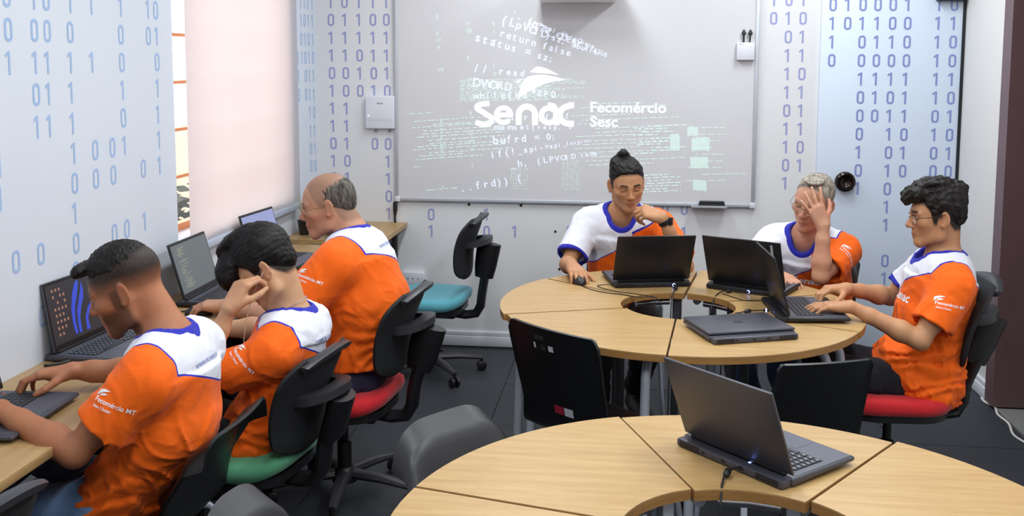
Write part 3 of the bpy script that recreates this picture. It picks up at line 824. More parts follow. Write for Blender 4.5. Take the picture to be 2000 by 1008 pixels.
swivel_chair((-1.455, 1.72, 0), R90 - 0.12, 'teal', 'swivel chair cut off by the lower left picture edge', 0.02, 12, 0.02)

M_shellk = mat('shell_black', srgb(17, 18, 20), 0.38, noise=(30, 0.15, (1, 1, 1)), bump=(260, 0.10, 0.0008))
M_shellg = mat('shell_charcoal', srgb(42, 42, 46), 0.40, noise=(30, 0.10, (1, 1, 1)), bump=(260, 0.08, 0.0008))
def shell_chair(loc, rz, material, label, wt=0.42, wb_=0.40, top=0.82, round_=0.35, slots=False, back_lean=0.09, leg_mat=None):
    """one-piece plastic shell on four tube legs, forward is +Y"""
    t = thing('shell_chair', label, 'chair', loc, rz, 'plastic shell chairs')
    prof = [(0.215, 0.415), (0.20, 0.435), (0.10, 0.440), (-0.04, 0.430), (-0.13, 0.432), (-0.175, 0.455), (-0.197, 0.50), (-0.215, 0.58), (-0.215 - back_lean * 0.5, 0.70), (-0.215 - back_lean, top)]
    P_ = [Vector((0, a, c)) for a, c in prof]
    ds = [0]
    for i in range(1, len(P_)): ds.append(ds[-1] + (P_[i] - P_[i - 1]).length)
    tot = ds[-1]
    def pos(s_):
        s_ *= tot
        for i in range(1, len(ds)):
            if s_ <= ds[i] + 1e-9:
                f = (s_ - ds[i - 1]) / (ds[i] - ds[i - 1]); return P_[i - 1].lerp(P_[i], f)
        return P_[-1]
    def fn(u, v):
        p = pos(v); x_ = 2 * u - 1
        bk = min(1, max(0, (v - 0.5) / 0.12))
        w = (0.205 * (1 - bk) + bk * (wb_ + (wt - wb_) * min(1, max(0, (v - 0.55) / 0.4))) / 2)
        if v < 0.08: w *= 0.86 + 0.14 * (v / 0.08)
        z = p.z; y = p.y
        if bk > 0:
            y += bk * 0.55 * (x_ * w) ** 2
            # rounded top corners: lower the edge of the last rows
            k = max(0.0, (v - (1 - 0.33)) / 0.33)
            rr = round_
            e = max(0.0, (abs(x_) - (1 - rr)) / rr)
            drop = (1 - math.sqrt(max(0.0, 1 - min(1, e) ** 2))) * rr * w * 1.0
            z -= drop * k
        else:
            z += 0.14 * (x_ * w) ** 2
        return (x_ * w, y, z)
    nu, nv = 28, 40
    b = MB()
    b.sheet(fn, nu, nv, 0.009)
    if slots:
        holes = []
        b.bm.normal_update()
    sh = b.build('shell', material, t, angle=60)
    for sx in (-1, 1):
        for (yt, yb) in ((0.13, 0.20), (-0.13, -0.22)):
            b = MB(); b.tube([(sx * 0.13, yt * 0.6, 0.405), (sx * 0.165, yt, 0.402), (sx * 0.185, yt + (yb - yt) * 0.2, 0.375), (sx * 0.215, yb, 0.008)], 0.0105, 10)
            b.build('leg', leg_mat or M_chrome, t)
    if slots:
        M_slot = mat('slot_light', srgb(190, 194, 204), 0.5, noise=(5, 0.05, (1, 1, 1)))  # pale colour painted for the light seen through the grip openings
        def place(u, v, w_, h_, m_, nm):
            p = Vector(fn(u, v)); du = (Vector(fn(u + 0.02, v)) - Vector(fn(u - 0.02, v))).normalized(); dv = (Vector(fn(u, v + 0.01)) - Vector(fn(u, v - 0.01))).normalized()
            nn = du.cross(dv).normalized()
            if nn.y > 0: nn = -nn
            q = p + nn * 0.0056
            bb = MB(); bb.add([q + du * (sx * w_ / 2) + dv * (sy * h_ / 2) for sx, sy in ((-1, -1), (1, -1), (1, 1), (-1, 1))] , [(0, 1, 2, 3)])
            return bb.build(nm, m_, t, smooth=False)
        place(0.40, 0.955, 0.045, 0.016, M_rim, 'grip_plate')
        place(0.335, 0.915, 0.010, 0.020, M_slot, 'grip_slot'); place(0.52, 0.915, 0.022, 0.020, M_slot, 'grip_slot'); place(0.43, 0.912, 0.022, 0.020, M_rim, 'grip_slot')
        place(0.50, 0.635, 0.042, 0.030, mat('sticker_crimson', srgb(168, 30, 62), 0.5, noise=(9, 0.08, (1, 1, 1))), 'sticker')
        place(0.61, 0.635, 0.038, 0.030, mat('sticker_pale', srgb(206, 206, 214), 0.5, noise=(9, 0.08, (1, 1, 1))), 'sticker')
    return t
shell_chair((-0.075, 3.39, 0), math.radians(-40), M_shellk, 'black plastic chair with grip slots pushed against the far table', 0.41, 0.38, 0.835, 0.16, True, 0.06, M_steel)
shell_chair((0.50, 3.24, 0), math.radians(19), M_shellk, 'black plastic chair behind the open grey laptop', 0.31, 0.35, 0.822, 0.10, False, 0.08, M_steel)
shell_chair((-0.235, 2.41, 0), math.radians(-128), M_shellg, 'charcoal rounded plastic chair beside the left rim of the near table', 0.36, 0.40, 0.745, 0.60, False, 0.12, M_chrome)
shell_chair((-0.545, 1.98, 0), math.radians(-104), M_shellg, 'charcoal plastic chair cut off by the bottom picture edge', 0.24, 0.30, 0.745, 0.85, False, 0.12, M_chrome)
shell_chair((-1.345, 2.55, 0), R90 - 0.03, M_shellk, 'black plastic chair under the person in light blue jeans', 0.42, 0.40, 0.740, 0.35, False, 0.11, M_steel)
shell_chair((-0.02, 4.93, 0), math.radians(178), M_shellk, 'black plastic chair under the person resting chin on hand', 0.38, 0.38, 0.80, 0.3, False, 0.06, M_steel)
shell_chair((0.865, 4.83, 0), math.radians(156), M_shellk, 'black plastic chair under the person pressing a hand to the forehead', 0.36, 0.36, 0.77, 0.3, False, 0.06, M_steel)
# ------------------------------------------------------------------ laptops
M_lap = mat('laptop_grey', srgb(74, 74, 84), 0.42, 0.25, noise=(160, 0.10, (1, 1, 1)))
M_lapb = mat('laptop_black', srgb(30, 30, 34), 0.40, 0.1, noise=(160, 0.12, (1, 1, 1)))
M_deck = mat('laptop_deck', srgb(84, 86, 98), 0.45, 0.2, noise=(160, 0.08, (1, 1, 1)))
M_key = mat('laptop_key', srgb(46, 48, 56), 0.5, noise=(50, 0.08, (1, 1, 1)))
M_keymark = mat('key_mark', srgb(150, 156, 168), 0.6, noise=(50, 0.05, (1, 1, 1)))
M_scr = mat('screen_dark', srgb(20, 22, 28), 0.18, noise=(6, 0.1, (1, 1, 1)), emit=((0.05, 0.06, 0.08), 1.0))
M_bez = mat('screen_bezel', srgb(16, 16, 18), 0.35, noise=(30, 0.1, (1, 1, 1)))
LW, LD, LT = 0.342, 0.232, 0.019
def laptop(loc, rz, label, angle=108, lidm=None, closed=False, keys='joined', screen=None, strip=False, W=LW):
    t = thing('laptop', label, 'laptop', loc, rz, 'laptops')
    lidm = lidm or M_lap
    # base: rounded slab, front edge thinner
    b = MB(); vv = b.box((0, 0, LT / 2 + 0.004), (W, LD, LT), bevel=0.006, segs=3)
    for v in vv:
        if v.co.y < 0 and v.co.z < LT / 2 + 0.004: v.co.z += 0.007 * min(1, (-v.co.y) / (LD / 2))
    b.build('base', lidm, t)
    # rear exhaust block
    b = MB(); b.box((0, LD / 2 + 0.013, LT / 2 + 0.002), (W * 0.97, 0.034, LT + 0.002), bevel=0.006, segs=2); rb = b.build('rear_block', M_lapb if lidm is M_lapb else M_lap, t)
    b = MB()
    for sx in (-1, 1):
        for r in range(3):
            b.box((sx * W * 0.355, LD / 2 + 0.0302, 0.0075 + r * 0.0048), (W * 0.19, 0.002, 0.0024))
    b.build('vent_slots', M_bez, rb, smooth=False)['kind'] = 'stuff'
    b = MB()
    for dx, w_ in ((-0.045, 0.013), (0.01, 0.010), (0.075, 0.009)):
        b.box((dx, LD / 2 + 0.0302, 0.012), (w_, 0.002, 0.006))
    b.build('ports', M_bez, rb, smooth=False)['kind'] = 'stuff'
    for sy in (-0.08, 0.07):
        b = MB(); b.box((0, sy, 0.0025), (W * 0.8, 0.012, 0.005)); b.build('foot_strip', M_bez, t, smooth=False)
    if closed:
        b = MB(); b.box((0, -0.002, LT + 0.0105), (W * 0.995, LD * 0.985, 0.010), bevel=0.004, segs=2); lid = b.build('lid', lidm, t)
        b = MB()
        ring = [(0.019 * math.cos(2 * math.pi * k / 28), 0.012 * math.sin(2 * math.pi * k / 28), LT + 0.0157) for k in range(28)]
        b.tube(ring, 0.0007, 6, closed=True); b.build('lid_emblem', mat('emblem_dark', srgb(40, 42, 50), 0.3, 0.6, noise=(9, 0.05, (1, 1, 1))), lid)
        me = text_mesh('DELL', 0.010, 0.0002, 'CENTER'); 
        for v in me.vertices: v.co = Vector((v.co.x, v.co.y - 0.0035, LT + 0.0160))
        link_mesh('lid_lettering', me, MATS['emblem_dark'], lid)
        return t
    zt = LT + 0.0044
    b = MB(); b.box((0, -0.004, zt), (W * 0.96, LD * 0.90, 0.0012)); b.build('deck', M_deck, t, smooth=False)
    kb = MB(); kb.box((0, 0.026, zt + 0.0004), (W * 0.86, 0.103, 0.001)); kb.build('key_well', M_bez, t, smooth=False)
    b = MB(); b.box((-0.012, -0.067, zt + 0.0006), (0.098, 0.062, 0.0012), bevel=0.0004, segs=1); b.build('touchpad', M_deck, t)
    # keys
    cols, rows = 15, 6
    pitx, pity = W * 0.85 / cols, 0.101 / rows
    if keys == 'single':
        kbm = MB(); kbm.box((0, 0, 0.0009), (pitx * 0.86, pity * 0.82, 0.0018), bevel=0.0005, segs=1); kme = kbm.mesh('key'); kme.materials.append(M_key)
        sp = MB(); sp.box((0, 0, 0.0009), (pitx * 5.4, pity * 0.82, 0.0018), bevel=0.0005, segs=1); spm = sp.mesh('key'); spm.materials.append(M_key)
        mk = MB()
        for r in range(rows):
            for c in range(cols):
                x_ = -W * 0.425 + (c + 0.5) * pitx; y_ = -0.0245 + (r + 0.5) * pity
                if r == 0 and 3 <= c <= 8:
                    if c == 5: o = link_mesh('key', spm, None, t); o.location = (x_ + pitx * 0.5, y_, zt + 0.0009)
                    continue
                o = link_mesh('key', kme, None, t); o.location = (x_, y_, zt + 0.0009)
                mk.box((x_ - 0.001, y_ + 0.001, zt + 0.00285), (pitx * 0.28, pity * 0.3, 0.0002))
        mk.build('key_legends', M_keymark, t, smooth=False)['kind'] = 'stuff'
    else:
        kbm = MB()
        for r in range(rows):
            for c in range(cols):
                kbm.box((-W * 0.425 + (c + 0.5) * pitx, -0.0245 + (r + 0.5) * pity, zt + 0.0018), (pitx * 0.86, pity * 0.82, 0.0018))
        o = kbm.build('keys', M_key, t, smooth=False); o['kind'] = 'stuff'
    # power button ring
    b = MB(); b.lathe([(0, 0), (0.0045, 0), (0.0045, 0.001), (0, 0.001)], 14, (W * 0.40, 0.088, zt + 0.0006)); b.build('power_button', mat('red_mark', srgb(196, 84, 80), 0.4, noise=(9, 0.05, (1, 1, 1))), t)
    # lid, hinged at the rear
    H_ = 0.224
    lid = bpy.data.objects.new('lid', None)
    hy, hz = LD / 2 - 0.008, zt + 0.002
    A = math.radians(angle - 90)
    up = Vector((0, math.sin(A), math.cos(A))); nb = Vector((0, math.cos(A), -math.sin(A)))   # up along the lid, nb towards its back
    Rm = Matrix((Vector((1, 0, 0)), nb, up)).transposed()
    def lb(c, s_, bev=0.0):
        q = MB(); q.box((0, 0, 0), s_, bevel=bev, segs=2) if bev else q.box((0, 0, 0), s_)
        bmesh.ops.transform(q.bm, matrix=Matrix.Translation(Vector((0, hy, hz)) + Rm @ Vector(c)) @ Rm.to_4x4(), verts=q.bm.verts)
        return q
    q = lb((0, 0, 0.004 + H_ / 2), (W * 0.985, 0.0075, H_), 0.003); lo = q.build('lid', lidm, t)
    bpy.data.objects.remove(lid)
    q = lb((0, -0.0042, 0.004 + H_ / 2), (W * 0.965, 0.0012, H_ - 0.006)); q.build('bezel', M_bez, lo, smooth=False)
    q = lb((0, -0.0051, 0.008 + H_ / 2), (W * 0.93, 0.0008, H_ - 0.030)); q.build('display', screen or M_scr, lo, smooth=False)
    q = lb((0, 0.002, 0.0), (W * 0.86, 0.012, 0.012), 0.004); q.build('hinge', M_bez, lo)
    if strip:
        q = lb((-W * 0.38, 0.0044, 0.190), (0.010, 0.0008, 0.052)); q.build('silver_sticker', M_alu, lo, smooth=False)
    t['lidframe'] = 0
    del t['lidframe']
    def on_screen(x, z):   # centre of the display = (0,0), metres; returns a point in laptop space
        return Vector((0, hy, hz)) + Rm @ Vector((x, -0.0060, 0.008 + H_ / 2 + z))
    return t, lo, on_screen
def screen_poly(bm_, osf, pts):
    bm_.faces.new([bm_.verts.new(osf(x, z)) for x, z in pts])
def screen_part(bm_, name, m, parent):
    me = bpy.data.meshes.new(name); bm_.to_mesh(me); bm_.free()
    o = link_mesh(name, me, m, parent); o['kind'] = 'stuff'
    return o
E_ = lambda n, c, s: mat(n, (0.02, 0.02, 0.02), 0.3, noise=(5, 0.02, (1, 1, 1)), emit=(c, s))
# near open laptop
laptop((0.352, 2.446, TOPZ), math.radians(180 - 47.5), 'open grey laptop with its lid towards the camera on the near table', 112, M_lap, keys='single')
# laptops on the far table
laptop((0.083, 4.395, TOPZ), math.radians(180 + 13), 'open black laptop in front of the person resting chin on hand', 114, M_lapb)
laptop((0.553, 4.325, TOPZ), math.radians(180 - 27), 'open black laptop with a silver sticker on its lid', 112, M_lapb, strip=True)
laptop((0.700, 3.90, TOPZ), math.radians(90 + 4), 'open laptop seen edge-on under the hands of the person near the brown door', 106, M_lapb)
laptop((0.402, 3.585, TOPZ), math.radians(200), 'closed dark grey laptop lying on the far table', closed=True, lidm=M_lap, W=0.328)
# laptops on the wall desk
laptop((-1.64, 2.43, TOPZ), math.radians(90 + 3), 'open laptop on the wall desk under hands, cut by the left picture edge', 104, M_lap)
tl2, l2, os2 = laptop((-1.685, 3.09, TOPZ), math.radians(90 - 4), 'open laptop with a blue swirl wallpaper and desktop icons on its screen', 100, M_lap, keys='single', screen=E_('screen_black', (0.010, 0.011, 0.016), 1.0))
bm_ = bmesh.new()
rs = random.Random(5)
def swirl(cx, cz, pts): screen_poly(bm_, os2, [(cx + x, cz + z) for x, z in pts])
swirl(0, 0, [(-0.050, -0.085), (-0.038, -0.086), (-0.040, -0.04), (-0.030, 0.0), (-0.012, 0.03), (0.004, 0.06), (0.012, 0.085), (-0.006, 0.082), (-0.030, 0.05), (-0.050, 0.0), (-0.056, -0.05)])
swirl(0, 0, [(-0.030, -0.086), (-0.016, -0.086), (-0.014, -0.04), (0.002, -0.005), (0.022, 0.02), (0.030, 0.05), (0.024, 0.078), (0.014, 0.05), (-0.004, 0.02), (-0.022, -0.01), (-0.030, -0.05)])
swirl(0, 0, [(0.01, -0.086), (0.03, -0.086), (0.026, -0.05), (0.05, -0.02), (0.056, 0.0), (0.034, -0.015), (0.014, -0.045)])
screen_part(bm_, 'wallpaper_swirl', E_('screen_blue', (0.03, 0.08, 0.75), 0.6), l2)
bm_ = bmesh.new()
for r in range(8):
    for c in range(4):
        if rs.random() < 0.85:
            x0 = -0.132 + c * 0.018; z0 = 0.072 - r * 0.0205
            screen_poly(bm_, os2, [(x0, z0), (x0 + 0.008, z0), (x0 + 0.008, z0 + 0.009), (x0, z0 + 0.009)])
screen_part(bm_, 'desktop_icons', E_('screen_icons', (0.42, 0.20, 0.13), 0.7), l2)
tl3, l3, os3 = laptop((-1.600, 3.83, TOPZ), math.radians(90), 'open laptop showing a dark code editor on the wall desk', 106, M_lapb, screen=E_('screen_editor', (0.085, 0.10, 0.105), 1.0))
bm_ = bmesh.new()
for r in range(30):
    z0 = 0.080 - r * 0.0055
    x0 = -0.125 + (0.012 * rs.choice((0, 1, 1, 2)))
    n = rs.choice((0, 1, 2, 3, 2))
    for k in range(n):
        l_ = rs.uniform(0.008, 0.035); screen_poly(bm_, os3, [(x0, z0), (x0 + l_, z0), (x0 + l_, z0 + 0.0016), (x0, z0 + 0.0016)]); x0 += l_ + 0.004
screen_part(bm_, 'code_lines', E_('screen_code', (0.55, 0.55, 0.36), 0.6), l3)
laptop((-1.590, 4.55, TOPZ), math.radians(90 - 6), 'open laptop with a pale violet screen under the far end of the blind', 106, M_lapb, screen=E_('screen_violet', (0.26, 0.29, 0.52), 0.9))
laptop((-1.52, 5.41, TOPZ), math.radians(90 + 30), 'dark laptop on the corner desk in the far left corner', 104, M_lapb)

# ------------------------------------------------------------------ power leads with blue light, mice, cables
M_cable = mat('black_cable', srgb(24, 24, 26), 0.5, noise=(30, 0.1, (1, 1, 1)))
M_led = mat('blue_led', (0.1, 0.15, 1.0), 0.3, noise=(5, 0.02, (1, 1, 1)), emit=((0.22, 0.32, 1.0), 7.0))
def spline(pts, n=8):
    P_ = [Vector(p) for p in pts]; out = []
    for i in range(len(P_) - 1):
        p0, p1, p2, p3 = P_[max(i - 1, 0)], P_[i], P_[i + 1], P_[min(i + 2, len(P_) - 1)]
        for k in range(n):
            t_ = k / n
            out.append(0.5 * ((2 * p1) + (p2 - p0) * t_ + (2 * p0 - 5 * p1 + 4 * p2 - p3) * t_ ** 2 + (3 * p1 - p0 - 3 * p2 + p3) * t_ ** 3))
    return out + [P_[-1]]
def power_lead(p, d, pts, label):
    """plug at p pointing along d into the laptop; pts: rest of the cable"""
    t = thing('power_lead', label, 'cable', p, 0, 'laptop power leads')
    d = Vector(d).normalized()
    b = MB(); b.tube([d * 0.004, -d * 0.018], 0.0055, 12); b.build('plug', M_cable, t)
    b = MB(); b.tube([-d * 0.006, -d * 0.010], 0.0066, 16); b.build('light_ring', M_led, t)
    rel = [-d * 0.016] + [Vector(q) - Vector(p) for q in pts]
    b = MB(); b.tube(spline(rel), 0.0026, 8); b.build('cord', M_cable, t)
    mid = Vector(pts[0]) - Vector(p); nx_ = Vector(pts[1]) - Vector(p); dd = (nx_ - mid).normalized()
    b = MB(); b.tube([mid - dd * 0.006, mid, mid + dd * 0.016, mid + dd * 0.022], [0.004, 0.0085, 0.0085, 0.004], 12); b.build('ferrite', M_cable, t)
TZ = TOPZ
power_lead((0.302, 2.335, TZ + 0.0165), (0.72, 0.70, 0), [(0.243, 2.292, TZ + 0.014), (0.226, 2.243, TZ + 0.006), (0.222, 2.22, TZ - 0.01), (0.216, 2.19, TZ - 0.08), (0.20, 2.15, 0.3), (0.19, 2.1, 0.02)], 'power lead with a blue light on the near open laptop')
power_lead((0.203, 4.262, TZ + 0.014), (-0.22, 0.97, 0), [(0.212, 4.225, TZ + 0.010), (0.200, 4.168, TZ + 0.005), (0.190, 4.14, TZ - 0.03), (0.185, 4.10, TZ - 0.2), (0.18, 4.05, 0.02)], 'power lead with a blue light left of the sector gap on the far table')
power_lead((0.508, 4.175, TZ + 0.013), (0.45, 0.89, 0), [(0.435, 4.20, TZ + 0.010), (0.385, 4.155, TZ + 0.008), (0.355, 4.10, TZ - 0.02), (0.34, 4.06, TZ - 0.12), (0.33, 4.0, 0.3), (0.33, 3.95, 0.02)], 'power lead with a blue light behind the silver-stickered laptop')
power_lead((0.545, 3.865, TZ + 0.012), (1, 0.03, 0), [(0.475, 3.862, TZ + 0.009), (0.44, 3.85, TZ + 0.004), (0.41, 3.86, TZ - 0.012), (0.38, 3.88, TZ - 0.1), (0.36, 3.9, 0.02)], 'power lead with a blue light on the edge-on laptop')
def mouse(loc, rz, label):
    t = thing('computer_mouse', label, 'mouse', loc, rz, 'computer mice')
    b = MB()
    def mf(u, v):
        a = u * 2 * math.pi
        prof = [(1.0, 0.0), (1.03, 0.010), (0.95, 0.022), (0.7, 0.032), (0.35, 0.0365), (0.02, 0.037)]
        f = v * 5; i = min(4, int(f)); g = f - i
        s_ = prof[i][0] * (1 - g) + prof[i + 1][0] * g; z = prof[i][1] * (1 - g) + prof[i + 1][1] * g
        return (0.029 * s_ * math.cos(a), 0.052 * s_ * math.sin(a), z * (1 - 0.25 * max(0, math.sin(a)) * s_))
    rings = [[b.bm.verts.new(mf(k / 24, j / 5)) for k in range(24)] for j in range(6)]
    for j in range(5):
        for k in range(24): b.bm.faces.new((rings[j][k], rings[j][(k + 1) % 24], rings[j + 1][(k + 1) % 24], rings[j + 1][k]))
    b.bm.faces.new(rings[-1]); b.bm.faces.new(list(reversed(rings[0])))
    b.build('mouse_shell', M_black, t, angle=60)
    b = MB(); b.lathe([(0, -0.003), (0.007, -0.003), (0.007, 0.003), (0, 0.003)], 14, (0, 0.026, 0.028), Matrix.Rotation(math.pi / 2, 3, 'Y')); b.build('wheel', M_rim, t)
    return t
mouse((-0.200, 4.300, TOPZ), math.radians(195), 'black mouse on the far table under a hand')
mouse((-1.605, 3.565, TOPZ), math.radians(100), 'black mouse on the wall desk under a hand')
def cable(name, pts, label, r=0.0018, m=None, n=8, group=None):
    b = MB(); b.tube(spline(pts, n), r, 8)
    o = b.build(name, m or M_cable); tag(o, label, 'cable', group)
    return o
z_ = TOPZ + 0.0022
cable('mouse_cable', [(-0.190, 4.245, z_), (-0.155, 4.19, z_), (-0.09, 4.13, z_), (-0.02, 4.10, z_), (0.06, 4.06, z_), (0.115, 4.08, z_), (0.14, 4.05, TOPZ - 0.03), (0.15, 4.0, TOPZ - 0.2)], 'thin mouse cable running from the mouse to the table hole')
cable('laptop_cable', [(-0.058, 4.262, z_ + 0.006), (-0.112, 4.262, z_), (-0.112, 4.225, z_), (-0.03, 4.15, z_), (0.06, 4.11, z_), (0.10, 4.07, z_), (0.12, 4.05, TOPZ - 0.02), (0.13, 4.0, TOPZ - 0.2)], 'thin black cable looping from the laptop to the table hole')
cable('cable_tangle', [(0.60, 4.18, z_), (0.66, 4.16, z_), (0.63, 4.11, z_ + 0.01), (0.59, 4.13, z_), (0.55, 4.07, z_), (0.48, 4.06, z_), (0.445, 4.10, z_), (0.42, 4.14, z_), (0.40, 4.165, z_)], 'tangled thin cable between the two right-hand laptops on the far table')
cable('desk_cable', [(-1.800, 3.57, z_ + 0.002), (-1.79, 3.50, z_), (-1.745, 3.50, z_ + 0.012), (-1.70, 3.56, z_ + 0.006), (-1.655, 3.62, z_)], 'black cable with a plug on the desk beside the code editor laptop', 0.0032)
cable('desk_plug_cable', [(-1.80, 2.88, z_ + 0.004), (-1.79, 2.86, z_ + 0.010), (-1.765, 2.90, z_ + 0.006), (-1.745, 2.93, z_ + 0.008)], 'short black plug lead behind the swirl-wallpaper laptop', 0.0052)
cable('floor_cord', [(1.806, 5.20, 0.006), (1.800, 5.14, 0.006), (1.822, 5.06, 0.006), (1.800, 4.95, 0.006), (1.806, 4.83, 0.006), (1.775, 4.68, 0.006), (1.79, 4.55, 0.006), (1.76, 4.3, 0.006)], 'white cord lying on the floor along the right wall', 0.0055, mat('white_cord', srgb(214, 212, 206), 0.5, noise=(9, 0.05, (1, 1, 1))))
cable('hanging_cable', [(-1.372, YB - 0.014, 0.85), (-1.374, YB - 0.02, 0.76), (-1.368, YB - 0.016, 0.70), (-1.382, YB - 0.02, 0.62), (-1.372, YB - 0.016, 0.5), (-1.36, YB - 0.014, 0.40)], 'black cables hanging below the lower left whiteboard corner', 0.007)
b = MB(); b.box((-1.372, YB - 0.016, 0.835), (0.022, 0.026, 0.06), bevel=0.003); b.box((-1.372, YB - 0.018, 0.795), (0.016, 0.02, 0.014), bevel=0.002)
tag(b.build('cable_connector', M_black), 'black cable connector under the lower left whiteboard corner', 'connector')
t = thing('power_socket', 'white wall socket box behind the teal chair', 'socket', (-1.265, YB, 0.36))
b = MB(); b.box((0, -0.016, 0.04), (0.13, 0.032, 0.085), bevel=0.004); b.build('socket_case', M_white, t)
b = MB()
for dx in (-0.03, 0.0, 0.03): b.box((dx, -0.0325, 0.045), (0.006, 0.002, 0.006))
b.build('socket_holes', M_bez, t, smooth=False)
for k, (hx, hz) in enumerate(((-0.416, 0.704), (-0.39, 0.48), (-0.93, 0.855), (-0.62, 0.856))):
    b = MB(); b.lathe([(0, 0), (0.0075 if k < 2 else 0.009, 0), (0.006, 0.004), (0, 0.004)], 14, (hx, YB, hz), MR)
    tag(b.build('screw_plug', M_bez), ['dark round wall plug beside a printed zero under the whiteboard', 'dark wall plug low on the back wall behind the mouse', 'small dark clip under the whiteboard left of the chair', 'small dark clip under the whiteboard right of the chair'][k], 'plug')
# small plant pot on the corner desk
t = thing('plant_pot', 'small black pot with dry yellowish grass in the far left corner', 'plant', (-1.775, 5.33, TOPZ))
b = MB(); b.lathe([(0.0, 0), (0.026, 0), (0.036, 0.075), (0.039, 0.08), (0.034, 0.08), (0.030, 0.06), (0, 0.06)], 20); b.build('pot', M_black, t)
b = MB(); rp = random.Random(2)
for k in range(40):
    a = rp.uniform(0, 6.28); l_ = rp.uniform(0.06, 0.17); s_ = rp.uniform(0.1, 0.5)
    b.tube([(0, 0, 0.06), (l_ * s_ * 0.4 * math.cos(a), l_ * s_ * 0.4 * math.sin(a), 0.06 + l_ * 0.6), (l_ * s_ * math.cos(a), l_ * s_ * math.sin(a), 0.06 + l_)], [0.002, 0.0022, 0.0006], 5)
o = b.build('dry_grass', mat('dry_grass', srgb(196, 190, 150), 0.8, noise=(30, 0.15, (1, 1, 1))), t); o['kind'] = 'stuff'
cable('white_usb_cable', [(-1.560, 2.900, z_), (-1.555, 2.93, z_ + 0.004), (-1.535, 2.96, z_ + 0.002), (-1.50, 2.97, z_), (-1.47, 2.99, z_)], 'short white cable on the desk at the corner of the swirl-wallpaper laptop', 0.0028, MATS['white_cord'])
# dark shrub outside, seen through the gap beside the blind
t = thing('garden_shrub', 'dark leafy shrub outside, glimpsed through the gap beside the blind', 'shrub', (-3.05, 6.45, -0.5))
b = MB(); b.tube([(0, 0, 0), (0.03, 0, 0.6), (0, 0.02, 1.1)], [0.03, 0.025, 0.01], 8); b.build('stem', mat('bark_dark', srgb(60, 46, 38), 0.9, noise=(20, 0.2, (1, 1, 1))), t)
b = MB(); rp = random.Random(9)
for k in range(420):
    c = Vector((rp.gauss(0, 0.22), rp.gauss(0, 0.28), rp.uniform(0.35, 1.38)))
    u_ = Vector((rp.gauss(0, 1), rp.gauss(0, 1), rp.gauss(0, 0.6))).normalized(); w_ = u_.orthogonal().normalized(); l_ = rp.uniform(0.05, 0.1)
    b.add([c - u_ * l_, c + w_ * l_ * 0.35, c + u_ * l_, c - w_ * l_ * 0.35], [(0, 1, 2, 3)])
o = b.build('foliage', mat('leaf_dark', srgb(44, 52, 40), 0.7, noise=(8, 0.25, (1, 1, 1))), t, smooth=False); o['kind'] = 'stuff'
# ------------------------------------------------------------------ implicit-surface body builder
F32 = np.float32
def V3(*a): return np.array(a, dtype=np.float64)
def nrm3(v):
    v = np.asarray(v, float); return v / (np.linalg.norm(v) + 1e-12)

class Prim:
    __slots__ = ('f', 'c', 'r', 'k', 'op')
    def __init__(s, f, c, r, k, op='u'):
        s.f = f; s.c = np.asarray(c, float); s.r = r; s.k = k; s.op = op

def rcone(a, b, ra, rb, k=0.02, op='u'):
    a = np.asarray(a, float); b = np.asarray(b, float); ba = b - a; L2 = float(ba @ ba) + 1e-12
    def f(p):
        q = p - a
        t = np.clip(q @ ba / L2, 0, 1)
        d = q - t[:, None] * ba
        return np.sqrt(np.einsum('ij,ij->i', d, d)) - (ra + (rb - ra) * t)
    return Prim(f, (a + b) / 2, math.sqrt(L2) / 2 + max(ra, rb), k, op)

def ball(c, r, k=0.01, op='u'):
    c = np.asarray(c, float)
    return Prim(lambda p: np.sqrt(((p - c) ** 2).sum(1)) - r, c, r, k, op)

def ellip(c, R, rad, k=0.02, op='u'):
    """R rows = axes"""
    c = np.asarray(c, float); R = np.asarray(R, float); rad = np.asarray(rad, float)
    def f(p):
        q = (p - c) @ R.T
        k0 = np.sqrt(((q / rad) ** 2).sum(1)) + 1e-9
        k1 = np.sqrt(((q / rad ** 2) ** 2).sum(1)) + 1e-9
        return k0 * (k0 - 1) / k1
    return Prim(f, c, float(max(rad)), k, op)

def ecap(A, B, lat, s0, s1, k=0.05, op='u', cz=None):
    """elliptic capsule A->B; lat = lateral axis; s=(half width, half depth)"""
    A = np.asarray(A, float); B = np.asarray(B, float)
    u = B - A; L = np.linalg.norm(u); u = u / L
    x = np.asarray(lat, float); x = nrm3(x - u * (x @ u)); y = np.cross(u, x)
    def f(p):
        q = p - A
        z = q @ u; t = np.clip(z / L, 0, 1); dz = z - t * L
        a = s0[0] + (s1[0] - s0[0]) * t; b = s0[1] + (s1[1] - s0[1]) * t
        c = cz if cz else np.minimum(a, b)
        qx = q @ x; qy = q @ y
        k0 = np.sqrt((qx / a) ** 2 + (qy / b) ** 2 + (dz / c) ** 2) + 1e-9
        k1 = np.sqrt((qx / a ** 2) ** 2 + (qy / b ** 2) ** 2 + (dz / c ** 2) ** 2) + 1e-9
        return k0 * (k0 - 1) / k1
    return Prim(f, (A + B) / 2, L / 2 + max(s0[0], s0[1], s1[0], s1[1]), k, op)

